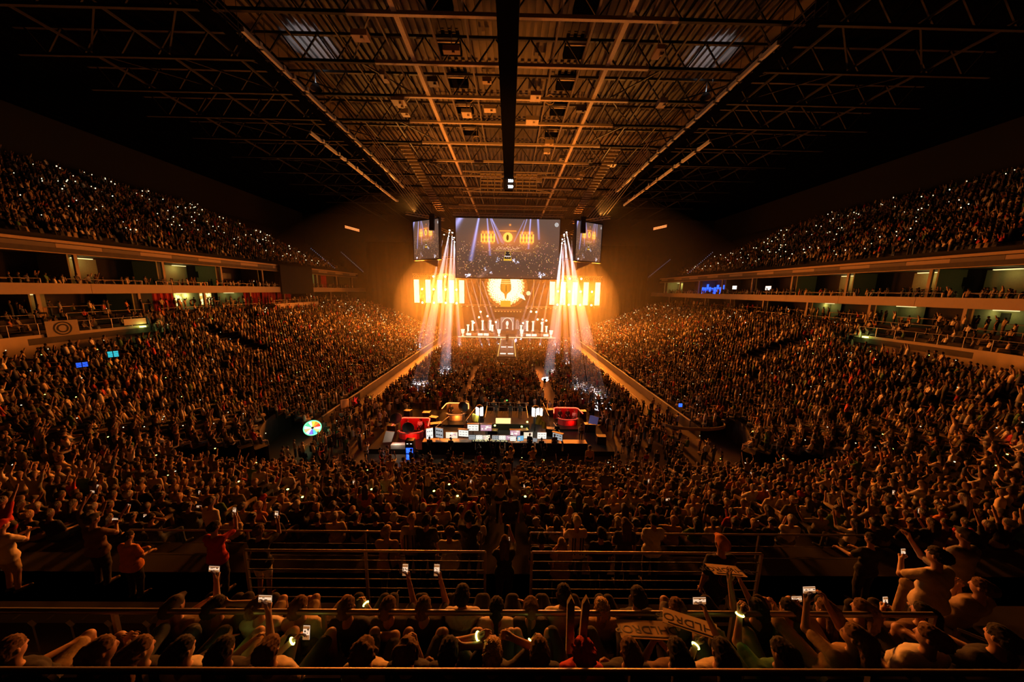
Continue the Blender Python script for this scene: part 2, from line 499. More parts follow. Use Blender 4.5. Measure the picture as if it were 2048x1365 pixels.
# near platforms: step above the ring walkway and the upper seat rows the camera stands over
b = MB()
b.box((0, 4.4, 9.15), (26, 0.7, 1.3))
b.box((0, 5.95, 8.05), (26, 2.4, 0.9))
b.box((0, 3.6, 9.5), (26, 0.9, 1.5)); b.box((0, 2.7, 9.7), (26, 0.9, 1.9)); b.box((0, 1.3, 9.9), (26, 1.9, 2.2))
b.build('near_terrace', M['dark_concrete'], kind='structure', label='dark stepped platforms of the upper seat block')

# side galleries (suites) and upper tiers
SX = 50.0
for side in (-1, 1):
    sn = 'left' if side < 0 else 'right'
    b = MB()
    for (x0, x1, z) in ((43.9, 45.6, 10.2), (45.6, 47.3, 10.7), (47.3, 49.2, 11.2), (49.2, 55.0, 11.6)):
        b.box((side * (x0 + x1) / 2, 62.5, z - 0.3), (x1 - x0, 85 if x0 > 45 else 38, 0.6) if x0 > 45 else (x1 - x0, 19, 0.6)) if x0 > 45 else b.box((side * (x0 + x1) / 2, 30, z - 0.3), (x1 - x0, 18, 0.6))
    b.box((side * 52.3, 62.5, 14.4), (5.4, 85, 0.5))
    b.box((side * 52.3, 62.5, 18.9), (5.4, 85, 0.5))
    b.build('gallery_floor', M['dark_concrete'], kind='structure', label='floors of the %s suite gallery' % sn)
    b = MB(); b.box((side * 55.0, 62.5, 15.3), (0.3, 85, 8.0)); b.build('wall_%s_suite_back' % sn, M['suite_dark'], kind='structure')
    # lower fascia in long panels, upper fascia in alternating panels
    y = 20.0; i = 0
    while y < 104:
        L = 9.0
        b = MB(); b.box((side * 49.6, y + L / 2, 14.72), (0.3, L - 0.03, 1.15))
        b.build('fascia_panel', M['fascia'], label='plain beige fascia panel of the %s lower gallery edge, %s from the near end' % (sn, ORD[i]), cat='fascia panel', group='lower fascia panels along the galleries')
        y += L; i += 1
    y = 20.0; i = 0
    while y < 104:
        L = 4.0
        b = MB(); b.box((side * 50.0, y + L / 2, 19.15), (0.3, L - 0.03, 0.95))
        b.build('advertising_board', M['fascia2' if i % 2 else 'fascia'], label='%s board on the %s upper gallery edge, %s from the near end' % ('dark' if i % 2 else 'pale', sn, ORD[i]), cat='advertising board', group='boards along the upper gallery edges')
        y += L; i += 1
    b = MB(); b.box((side * 49.95, 62.5, 19.85), (0.55, 85, 0.30)); b.box((side * 49.85, 62.5, 18.6), (0.2, 85, 0.08))
    b.build('trim_%d' % (1 if side < 0 else 2), M['tan'], kind='structure', label='bright ledge along the %s upper gallery edge' % sn)
    # columns
    for lvl, (z0, z1) in enumerate(((11.6, 14.2), (14.65, 18.65))):
        for j in range(9):
            yy = 25 + j * 9.3 + lvl * 3.6
            b = MB(); b.box((side * 50.6, yy, (z0 + z1) / 2), (0.25, 0.3, z1 - z0))
            b.build('gallery_column', M['fascia'], label='slim column of the %s %s gallery, %s from the near end' % (sn, ('lower', 'upper')[lvl], ORD[j]), cat='column', group='slim columns of the galleries')
    # upper tier terrace
    b = MB()
    for k in range(25):
        e = k * 0.85
        b.box((side * (51.2 + e + 0.425), 62, 19.6 + 0.62 * e / 2), (0.85, 88, 1.2 + 0.62 * e))
    b.build('upper_terrace', M['black'], kind='structure', label='steep %s upper tier terrace' % sn)

# ------------------------------------------------------------------ roof steel
def lattice(mb, p, q, h, nb, w=0.08, both=False):
    """zig-zag bracing hanging from the line p-q (top) to h below"""
    p, q = Vector(p), Vector(q)
    for i in range(nb):
        a = p.lerp(q, i / nb); c = p.lerp(q, (i + 1) / nb); m_ = (a + c) / 2 - Vector((0, 0, h))
        mb.bar(a, m_, w); mb.bar(m_, c, w)

LAT_Y = [23.5, 29.3, 34.9, 40.3, 45.8, 51.8, 58.5, 65.5, 72.5, 79.5, 86.5]
for i, y in enumerate(LAT_Y):
    zb, zt = 37.3, 39.6
    r = empty('roof_truss', (0, y, zb), 0, 'lattice steel roof truss spanning the hall, %s from the near end' % ORD[i], 'roof truss', 'cross trusses under the roof deck')
    MB().box((0, 0, 0), (27, 0.28, 0.3)).build('bottom_chord', M['steel'], r)
    for sx in (-1, 1): MB().box((sx * 30.75, 0, 0), (34.5, 0.24, 0.26)).build('side_chord', M['black'], r)  # outer chords black, imitating the unlit ends of the same steel
    MB().box((0, 0, zt - zb), (96, 0.25, 0.25)).build('top_chord', M['darksteel'], r)
    lm = MB(); lattice(lm, (-19, 0, zt - zb), (19, 0, zt - zb), zt - zb, 11, 0.12); lm.build('bracing', M['darksteel'], r)
    for sx in (-1, 1):
        lm = MB(); lattice(lm, (sx * 19, 0, zt - zb), (sx * 47, 0, zt - zb), zt - zb, 8, 0.12); lm.build('side_bracing', M['black'], r)  # black puts the dimness at the truss ends into the colour
LON = [(-9.6, .42, 'bright'), (9.4, .42, 'bright'), (-4.0, .16, ''), (3.9, .16, ''), (-11.4, .14, ''), (11.2, .14, ''), (-7.0, .2, ''), (6.8, .2, ''), (-15.6, .14, ''), (15.4, .14, ''), (-19.8, .14, ''), (19.6, .14, ''),
       (-27, .16, ''), (27, .16, ''), (-33.5, .16, ''), (33.5, .16, ''), (-41, .16, ''), (41, .16, '')]
for i, (x, w, nb) in enumerate(LON):
    b = MB(); b.box((0, 55, 0), (w, 100, w * 1.1))
    side = 'left' if x < 0 else 'right'
    rank = sorted(abs(a[0]) for a in LON if a[0] * x > 0).index(abs(x))
    b.build('roof_girder', M['steel' if nb else 'black' if abs(x) > 21 else 'darksteel' if abs(x) > 12 else 'fascia2'], label='long steel roof girder running to the stage, %s %sof the centre, %s out' % (('wide ' if nb else 'slim '), side + ' ', ORD[rank]), cat='roof girder', group='long girders of the roof', loc=(x, 5, 37.55))  # girder colour darkens outward, standing in for fading light
# bracing diagonals under the side bays
for sx in (-1, 1):
    for bi, (x0, x1) in enumerate(((11.4, 15.6), (19.8, 27), (27, 33.5), (33.5, 41))):
        r = empty('wind_bracing', (sx * x0, 0, 37.6), 0, 'zig-zag tie rods between roof girders on the %s, %s bay out from the centre' % ('left' if sx < 0 else 'right', ORD[bi]), 'bracing', 'tie rods under the roof')
        b = MB()
        for i in range(1, len(LAT_Y) - 1):
            p, q = (0, sx * (x1 - x0)) if i % 2 else (sx * (x1 - x0), 0)
            b.bar((p, LAT_Y[i], 0), (q, LAT_Y[i + 1], 0), 0.12)
        b.build('tie_rods', M['darksteel' if bi < 1 else 'black'], r)  # outer bays coloured darker to look unlit
for i, (x, y) in enumerate([(sx * 6.6, y) for sx in (-1, 1) for y in (32.2, 37.6, 43.0, 48.8, 55.2)]):
    r = empty('roof_hatch', (x, y, 40.6), 0, 'dark square smoke hatch %s of the catwalk, %s from the near end' % ('left' if x < 0 else 'right', ORD[i % 5]), 'roof hatch', 'smoke hatches in the roof')
    MB().box((0, 0, 0), (2.3, 2.0, .5)).build('hatch_frame', M['unlit_black'], r)
    MB().box((0, -1.2, -.3), (2.3, .15, .25)).build('hatch_lip', M['steel'], r)
# central catwalk, side catwalk lips (two dashed bright lines either side), curved walkway
def catwalk(name, x, z, y0, y1, w, label, h=1.1, m='darksteel'):
    r = empty(name, (x, 0, z), 0, label, 'catwalk', 'catwalks hung under the roof')
    MB().box((0, (y0 + y1) / 2, 0), (w, y1 - y0, 0.08)).build('deck_grating', M['unlit_black'], r)
    for sx in (-1, 1):
        rm = MB(); 
        for zz in (0.55, h): rm.box((sx * w / 2, (y0 + y1) / 2, zz), (0.06, y1 - y0, 0.06))
        y = y0
        while y <= y1: rm.box((sx * w / 2, y, h / 2), (0.05, 0.05, h)); rm.box((sx * w / 2, y, h + 1), (0.03, 0.03, 2.2)); y += 3.0
        rm.build('guard_rail', M[m], r)
    return r
catwalk('catwalk', -0.4, 35.6, 20, 70, 1.7, 'dark catwalk along the roof centre line')
catwalk('catwalk', -22.5, 35.2, 26, 76, 0.9, 'dark catwalk high on the left of the hall')
catwalk('catwalk', 22.3, 35.2, 26, 76, 0.9, 'dark catwalk high on the right of the hall')
for sx in (-1, 1):
    for j, (xx, z, y0, y1, seed) in enumerate(((21.0, 35.0, 28, 66, 3), (24.6, 34.0, 42, 70, 5))):
        b = MB(); rr = random.Random(seed); y = y0
        while y < y1:
            L = rr.uniform(1.0, 3.2); b.box((0, y + L / 2, 0), (0.26, L, 0.34)); b.box((rr.uniform(-.2, .2), y + L + .2, .1), (.3, .3, .4)); y += L + rr.uniform(0.15, 0.9)
        b.bar((0, y0, .12), (0, y1, .12), .06)
        b.build('cable_tray', M['white'], label='%s dashed cable tray high on the %s of the hall' % (('inner', 'outer')[j], 'left' if sx < 0 else 'right'), cat='cable tray', group='cable trays under the roof', loc=(sx * xx, 0, z))  # white colour makes the trays look strongly lit
# ladder-like lighting trusses that run back to the side screens
def ladder_truss(x0, y0, z0, x1, y1, z1, label, n=24, w=1.5):
    r = empty('lighting_truss', (x0, y0, z0), 0, label, 'lighting truss', 'ladder trusses of lamp bars')
    p = Vector((0, 0, 0)); q = Vector((x1 - x0, y1 - y0, z1 - z0))
    b = MB()
    for s_ in (-1, 1): b.bar(p + Vector((s_ * w / 2, 0, 0)), q + Vector((s_ * w / 2, 0, 0)), 0.07)
    b.build('chords', M['darksteel'], r)
    for i in range(n):
        c = p.lerp(q, (i + .5) / n)
        MB().box(c, (w, 0.28, 0.3)).build('lamp_bar', M['tan'], r)
ladder_truss(-15.6, 49, 36.0, -14.5, 69, 31.5, 'ladder truss of lamp bars running back to the left side screen')
ladder_truss(15.2, 49, 36.0, 14.0, 69, 31.5, 'ladder truss of lamp bars running back to the right side screen')
for sx in (-1, 1):
    for j in range(7):
        b = MB(); x = 17.2 + j * 0.42
        b.tube([(sx * x, 42 + j * 1.2, 34.2), (sx * (x + .05), 55, 33.0), (sx * (x - 1.0 + .1 * j), 69, 30.8 - j * .12)], 0.045, 6)
        b.build('hanging_cable', M['tan'], label='long pale cable swooping to the %s side screen, %s from the centre' % ('left' if sx < 0 else 'right', ORD[j]), cat='cable', group='cable bundles to the side screens')
# hoops, roof hatches, spotlit deck patches
for i, (x, y, z) in enumerate(((-5.2, 42, 38.2), (-5.1, 50, 37.0), (4.6, 42, 38.2), (4.5, 50, 37.0))):
    b = MB(); b.tube([(0.55 * math.cos(a * PI / 12), 0.0, 0.55 * math.sin(a * PI / 12)) for a in range(25)], 0.05, 6, close=False); b.bar((0, 0, .55), (0, 0, 2.4), .04)
    b.build('hoop', M['tan'], label='round metal hoop hanging on the %s of the centre catwalk, %s one' % ('left' if x < 0 else 'right', 'near' if y < 45 else 'far'), cat='hoop', group='metal hoops under the roof', loc=(x, y, z))
# hung rigging grid above the runway, with a small clock display
r = empty('rigging_grid', (-0.4, 62, 34.0), 0, 'square hung steel rigging grid with pale bars above the runway', 'rigging grid')
b = MB()
for x in (-5.2, -3.9, -2.6, -1.4, 1.4, 2.6, 3.9, 5.2):
    b.box((x, 0, 1.1), (0.12, 0.12, 3.0))
for z in (0, .62, 1.3, 1.75, 2.55): 
    b.box((-3.3, 0, z), (3.8, 0.12, 0.1)); b.box((3.3, 0, z), (3.8, 0.12, 0.1))
b.build('grid_frame', M['steel'], r)
for sx in (-1, 1):
    for zz, n_ in ((2.35, 4), (1.45, 2), (0.3, 3)):
        for q in range(n_):
            MB().box((sx * (1.95 + q * (3.9 / n_)), 0.3, zz), (3.9 / n_ - .25, 0.1, 0.42)).build('lit_panel', M['tan'], r, label='pale panel')
b = MB(); 
for z in (-.6, 2.9): b.box((0, 0, z), (17, .15, .12))
for sx in (-1, 1):
    b.bar((sx * 5.2, 0, 2.6), (sx * 8.3, 0, 2.9), .1); b.bar((sx * 5.2, 0, -.1), (sx * 8.3, 0, -.6), .1); b.bar((sx * 6.5, 0, 2.8), (sx * 7.6, 0, 1.9), .08)
for x in (-8, 8, -.35, .35): b.box((x, 0, 3.2), (.06, .06, 5.6))
b.build('outrigger', M['steel'], r)
c = MB().box((0, -.2, 0.9), (1.9, .3, 2.1)).build('clock_display', M['black'], r)
def text_obj(name, body, size, loc, rot, m, parent=None, extrude=0.01, **kw):
    cu = bpy.data.curves.new(name, 'FONT'); cu.body = body; cu.size = size; cu.extrude = extrude
    cu.align_x = 'CENTER'; cu.align_y = 'CENTER'
    t = bpy.data.objects.new(name, cu); COL.objects.link(t)
    bpy.context.view_layer.update()
    me = bpy.data.meshes.new_from_object(t.evaluated_get(bpy.context.evaluated_depsgraph_get()))
    COL.objects.unlink(t); bpy.data.objects.remove(t)
    me.materials.clear(); me.materials.append(m)
    o = bpy.data.objects.new(name, me); COL.objects.link(o)
    o.location = loc; o.rotation_euler = rot
    if parent is not None: o.parent = parent
    return tag(o, **kw)
for z in (1.25, 0.25):
    text_obj('clock_digits', '320', .62, (.35, -.38, z), (PI / 2, 0, 0), M['lens_white'], r, label='white digits')
# equipment boxes, ducts, scattered small roof gear
rr = random.Random(5)
for i in range(26):
    sx = -1 if i % 2 else 1
    x = sx * rr.choice((2.6, 5.5, 8.2, 13, 17, 24)); y = rr.uniform(30, 66); 
    b = MB(); b.box((0, 0, 0), (rr.uniform(.5, 1.6), rr.uniform(.5, 1.4), rr.uniform(.3, .6))); b.box((0, 0, 1.0), (.06, .06, 1.8)); b.box((.2, -.2, -.3), (.25, .25, .25))
    b.build('rigging_box', M[rr.choice(('steel', 'tan', 'darksteel', 'steel'))], label='small %s box hung under the roof, %s, %s of thirteen' % (('pale', 'brown')[i % 4 > 1], 'left of the catwalk' if sx < 0 else 'right of the catwalk', ORD[i // 2]), cat='rigging box', group='small boxes hung under the roof steel', loc=(x, y, 36.6))
for i, (x, y) in enumerate(((-21.5, 38.5), (21.5, 38.5))):
    b = MB(); b.lathe([(0, .5), (.3, .45), (.55, .1), (.6, 0)], n=14); b.box((0, 0, 1.0), (.06, .06, 1.1))
    o = b.build('work_light', M['black_metal'], label='dim white work light washing the %s roof deck' % ('left', 'right')[i], cat='work light', group='work lights under the roof', loc=(x, y, 36.8))
    lamp('wash_light', 'SPOT', (0, 0, .6), 900, (.75, .85, 1.0), o, size=.2, target=None, spot=math.radians(75)).rotation_euler = (PI, 0, 0)

# ------------------------------------------------------------------ side gallery fittings
def railing(name, p, q, z, h, bars, label, group=None, post=2.0, m='rail', r_=0.02, top=0.028):
    """a rail with posts and horizontal bars; parts: top_rail, bars, each post"""
    p, q = Vector((*p, z)), Vector((*q, z))
    root = empty(name, p, 0, label, 'railing', group)
    d = q - p; L = d.length
    up = Vector((0, 0, h))
    MB().tube([up, d + up], top, 8).build('top_rail', M[m], root)
    if bars:
        b = MB()
        for i in range(bars):
            zz = Vector((0, 0, h * (i + 1) / (bars + 1))); b.tube([zz, d + zz], r_ * .42, 5)
        b.build('guard_bars', M['darksteel'], root)
    n = max(1, int(L / post))
    for i in range(n + 1):
        a = d * (i / n)
        MB().box(a + Vector((0, 0, h / 2)), (.04, .04, h)).build('post', M[m], root)
    return root

for side in (-1, 1):
    sn = 'left' if side < 0 else 'right'
    # wall top railing with dark bars
    railing('gallery_railing', (side * 44.0, 38.6), (side * 44.0, 24.0), 10.5, 1.05, 4, 'barred railing on the beige wall below the %s gallery' % sn, 'gallery railings', 1.8)
    railing('gallery_railing', (side * 44.0, 24.0), (side * 41.5, 18.0), 10.5, 1.05, 4, 'short barred railing at the near end of the %s beige wall' % sn, 'gallery railings', 1.8)
    for j in range(8):
        y0 = 24 + j * 9.3
        railing('box_railing', (side * 47.3, y0 + .6), (side * 47.3, y0 + 7.6), 11.2, 0.95, 0, 'low rail in front of the %s lower suites, %s from the near end' % (sn, ORD[j]), 'low rails of the suites', 3.5)
        railing('box_railing', (side * 49.7, y0 + 2.6), (side * 49.7, y0 + 10.2), 15.3, 0.5, 0, 'low rail on the %s upper gallery edge, %s from the near end' % (sn, ORD[j]), 'low rails of the suites', 3.8)
        for lvl, (z, off) in enumerate(((11.6, 0), (14.65, 3.6))):
            b = MB(); b.box((0, 0, 1.08), (.45, 6.2, .06)); b.box((0, -2.6, .53), (.08, .3, 1.05)); b.box((0, 2.6, .53), (.08, .3, 1.05))
            b.build('bar_counter', M['wood'], label='narrow wooden bar counter in the %s %s suites, %s from the near end' % (sn, ('lower', 'upper')[lvl], ORD[j]), cat='counter', group='bar counters of the suites', loc=(side * 51.2, y0 + off + 4.4, z))
# partition walls between suites, lit rooms, curtains, screens
for side in (-1, 1):
    sn = 'left' if side < 0 else 'right'
    for lvl, (z0, z1) in enumerate(((11.6, 14.2), (14.65, 18.65))):
        b = MB()
        for j in range(9):
            yy = 25 + j * 9.3 + lvl * 3.6
            b.box((side * 53.2, yy, (z0 + z1) / 2), (3.6, .15, z1 - z0))
        b.build('wall_%s_partition_%d' % (sn, lvl), M['suite'], kind='structure')
ROOMS = [(-1, 1, 40.8, 0.9), (-1, 1, 52.5, 1.8), (-1, 1, 83, 5.0), (-1, 0, 35.5, .8), (-1, 0, 52.5, 4.5), (-1, 0, 61, .8), (1, 1, 40.5, 1.3), (1, 1, 34, .8), (1, 1, 50, 1.8), (1, 0, 52.5, 1.0), (1, 0, 33.5, 1.0), (1, 0, 42, .6), (1, 1, 100, 6.0)]
for i, (side, lvl, y, e) in enumerate(ROOMS):
    z = (14.0, 18.4)[lvl]
    sn = 'left' if side < 0 else 'right'
    b = MB(); b.box((0, 0, 0), (.35, 1.9, .10))
    o = b.build('ceiling_lamp', M['room_lamp'], label='yellow-green strip lamp lighting the %s %s suite, %s of the lit rooms' % (sn, ('lower', 'upper')[lvl], ORD[i]), cat='ceiling lamp', group='strip lamps in the suites', loc=(side * 53.6, y, z))
    lamp('room_light', 'POINT', (0, 0, -.35), e * 24, (1.0, .80, .22), o, size=.25)
    b = MB(); b.box((0, 0, 0), (.06, 3.4, (2.5, 3.7)[lvl]))
    b.build('room_panel', M['suite'], label='pale back panel of the lit %s %s suite, %s of the lit rooms' % (sn, ('lower', 'upper')[lvl], ORD[i]), cat='wall panel', group='pale back panels of lit suites', loc=(side * 54.6, min(y + .4, y + .4), (12.9, 16.6)[lvl]))
# glowing floral wall in the left lower suite
b = MB(); b.box((0, 0, 0), (.08, 6.4, 2.1))
wall_fl = b.build('glowing_mural', mat('mural', (.1, .08, .03), .5, emit=(.75, .55, .10), estr=.9, var=0), label='glowing yellow flower mural in the left lower suite', cat='mural', loc=(-54.4, 55, 12.95))
fl = MB(); rr = random.Random(3)
for i in range(60):
    cyy, cz = rr.uniform(-3, 3), rr.uniform(-.9, .9); r0 = rr.uniform(.12, .3)
    fl.prism([(cyy + r0 * (1 + .35 * math.cos(5 * t)) * math.cos(t), cz + r0 * (1 + .35 * math.cos(5 * t)) * math.sin(t)) for t in [2 * PI * k_ / 20 for k_ in range(20)]], .05, .09, 'x')
fl.build('flower_pattern', mat('mural_flowers', (.1, .09, .05), .5, emit=(1, .85, .35), estr=1.6, var=0), wall_fl, label='paler flowers')
def curtain(x, y0, y1, z0, z1, label):
    b = MB(); n = int((y1 - y0) / .16); pr = []
    for i in range(n + 1): pr.append((x + .09 * math.sin(i * 1.3), y0 + (y1 - y0) * i / n))
    for (a, c) in zip(pr, pr[1:]):
        b.quad((*a, z0), (*c, z0), (*c, z1), (*a, z1)); b.quad((a[0] + .03, a[1], z0), (a[0] + .03, a[1], z1), (c[0] + .03, c[1], z1), (c[0] + .03, c[1], z0))
    b.build('curtain', M['curtain'], label=label, cat='curtain', group='red curtains in the left lower suites')
curtain(-50.9, 45.5, 48.3, 11.6, 14.1, 'narrow red curtain beside the glowing flower mural')
curtain(-50.9, 61, 65.0, 11.6, 14.1, 'red curtain left of the dark gap in the lower suites')
curtain(-50.9, 65.5, 69.4, 11.6, 14.1, 'red curtain in the middle of the three wide ones')
curtain(-50.9, 69.8, 74.0, 11.6, 14.1, 'red curtain nearer the stage, last of the three wide ones')
curtain(-50.9, 86.5, 89.0, 14.7, 18.5, 'red curtain in the left upper suite beside the bright room')
b = MB(); b.box((0, 0, 0), (.8, 14, 1.3))
pod = b.build('balcony_parapet', M['fascia'], label='pale panelled front of the low balcony before the red curtains', cat='balcony front', loc=(-45.5, 68, 11.4))
for j in range(6): MB().box((.42, -7 + j * 2.8, 0), (.03, .05, 1.3)).build('panel_joint', M['black_metal'], pod)
railing('box_railing', (-45.2, 61), (-45.2, 75), 12.0, .7, 1, 'thin rail on top of the pale panelled balcony front', 'low rails of the suites', 3.5)
b = MB(); b.box((0, 0, 0), (.3, 11, 6.2)); b.build('black_cover', M['black'], label='black cloth covering a gap in the left upper gallery', cat='cover', loc=(-49.3, 74.6, 16.9))
# blue and cyan lit screens
b = MB()
for i in range(9): b.box((0, -4 + i * 1.0, random.Random(i).uniform(-.3, .5)), (.1, .7, random.Random(i + 9).uniform(1.0, 2.4)))
b.build('blue_light_wall', M['blue_led'], label='bright blue light bars inside a right upper suite', cat='light wall', loc=(51.5, 80, 16.2))
TVF = mat('tv_face', (.1, .1, .1), .3, emit=(1, .95, .8), estr=1.4, var=0)
for i, (x, y, z) in enumerate(((51.8, 63, 16.6), (51.8, 72.5, 16.8))):
    o = MB().box((0, 0, 0), (.1, 1.5, .9)).build('tv_screen', M['black_metal'], label='small white glowing screen in the right upper suites, %s one' % ('near', 'far')[i], cat='screen', group='small screens in the suites', loc=(x, y, z))
    MB().box((-.07, 0, 0), (.02, 1.35, .78)).build('screen_face', TVF, o, label='glowing white face')
for i, (sd, lvl, y) in enumerate(((1, 0, 34.5), (1, 1, 38), (-1, 1, 62), (1, 1, 31), (-1, 1, 57))):
    MB().box((0, 0, 0), (.08, 1.9, 1.05)).build('tv_screen', M['black_metal'], label='switched-off black television on the %s %s suite wall, %s of five' % ('left' if sd < 0 else 'right', ('lower', 'upper')[lvl], ORD[i]), cat='television', group='dark televisions in the suites', loc=(sd * 54.5, y, (13.2, 17.2)[lvl]))
# round emblem banner and white cards hung on the left railing
b = MB(); b.box((0, 0, 0), (.03, 2.3, 1.5))
bn = b.build('banner', mat('banner_cloth', (.30, .24, .16), .9), label='square banner with a dark ringed emblem hung on the left gallery railing', cat='banner', loc=(-43.9, 31.0, 10.95))
em = MB()
for r0, r1 in ((.66, .55), (.42, .30)):
    n = 24
    for a in range(n):
        t0, t1 = 2 * PI * a / n, 2 * PI * (a + 1) / n
        em.quad((.03, r1 * math.cos(t0), r1 * math.sin(t0)), (.03, r0 * math.cos(t0), r0 * math.sin(t0)), (.03, r0 * math.cos(t1), r0 * math.sin(t1)), (.03, r1 * math.cos(t1), r1 * math.sin(t1)))
em.build('emblem', M['black'], bn, label='dark double ring')
for i, y in enumerate((36.5, 37.6)):
    MB().box((0, 0, 0), (.04, 1.1, .7)).build('sign_card', M['tan'], label='blank pale card tied to the left gallery railing, %s one' % ('near', 'far')[i], cat='card', group='pale cards on the left railing', loc=(-43.9, y, 11.0))
b = MB(); b.box((0, 0, 0), (.5, 1.0, .5)); 
for sd in (-1, 1):
    o = MB().box((0, 0, 0), (.25, .5, .15)).build('wall_lamp', M['glow_green'], label='small bright lamp on top of the %s beige wall' % ('left' if sd < 0 else 'right'), cat='wall lamp', group='small lamps on the gallery walls', loc=(sd * 43.75, 37.6, 10.35))
    lamp('wall_glow', 'POINT', (-sd * .3, 0, .2), 18, (.9, 1, .3), o, size=.1)
# far pale light strips under the roof and blue dotted stair lights
for i, (x, y, z, L) in enumerate(((-38.5, 80, 29.8, 3.4), (36.8, 80, 30.6, 3.2))):
    b = MB()
    for j in range(3): b.bar((-L / 2, 0, .22 * j), (L / 2, 0, .22 * j + (-.85 if i == 0 else .75)), .07)
    b.build('light_strip', M['orange_led'], label='slanting triple orange light strip far off on the %s' % ('left', 'right')[i], cat='light strip', group='slanting light strips by the far tiers', loc=(x, y, z))
for i, (p, q) in enumerate((((-58, 95, 26.5), (-51.6, 95, 21)), ((-53.5, 103, 26.5), (-47, 103, 20.6)), ((-46, 110, 24.5), (-42, 110, 20.5)), ((58, 92, 27), (51.6, 92, 21)), ((52.0, 104, 26), (45.5, 104, 20.4)))):
    b = MB()
    for j in range(16):
        c = Vector(p).lerp(Vector(q), j / 15); b.box(c, (.12, .12, .1))
    b.build('stair_lights', mat('stair_led', (.05, .05, .06), .4, emit=(.5, .6, 1), estr=.55, var=0), label='dotted row of dim blue stair lights up the %s tier, %s from the near end' % ('left' if p[0] < 0 else 'right', ORD[i % 3]), cat='stair lights', group='dotted blue stair lights')

# floor edge boards and barriers along both side stands
for side in (-1, 1):
    sn = 'left' if side < 0 else 'right'
    y = 33.0; i = 0
    while y < 88:
        MB().box((0, 2.45, .6), (.12, 4.88, 1.2)).build('rink_board', M['fascia2'], label='pale board panel along the foot of the %s stand, %s from the near end' % (sn, ORD[i]), cat='board panel', group='board panels along the floor edge', loc=(side * 20.5, y, 0))
        y += 4.9; i += 1
    railing('crowd_barrier', (side * 17.6, 33.5), (side * 17.6, 84), 0, 1.1, 5, 'long steel crowd barrier down the %s edge of the floor seats' % sn, 'steel crowd barriers', 2.2)
    MB().box((side * 20.46, 61, 1.24), (.18, 56, .07)).build('trim_%d' % (3 if side < 0 else 4), M['white'], kind='structure', label='white top line of the %s floor boards' % sn)
# pale aisle lanes on the floor
for x, n_ in ((-6.35, 5), (6.15, 6)):
    MB().box((0, 0, 0.01), (1.7, 30, .02)).build('trim_%d' % n_, M['tan'], kind='structure', label='pale floor aisle between the seat blocks', loc=(x, 53, 0))

# ------------------------------------------------------------------ screens (pictures painted per LED pixel)
def grid_screen(W, H, w, h, img):
    """a flat LED wall in XZ facing -Y; img (H, W, 3) linear colours, row 0 at the top"""
    xs = np.linspace(-w / 2, w / 2, W); zs = np.linspace(h / 2, -h / 2, H)
    X, Z = np.meshgrid(xs, zs)
    V = np.stack([X.ravel(), np.zeros(W * H), Z.ravel()], 1)
    i, j = np.meshgrid(np.arange(H - 1), np.arange(W - 1), indexing='ij')
    a = (i * W + j).ravel()
    F = np.stack([a, a + W, a + W + 1, a + 1], 1)
    return mesh_np('screen_picture', V, F, cols=img.reshape(-1, 3))

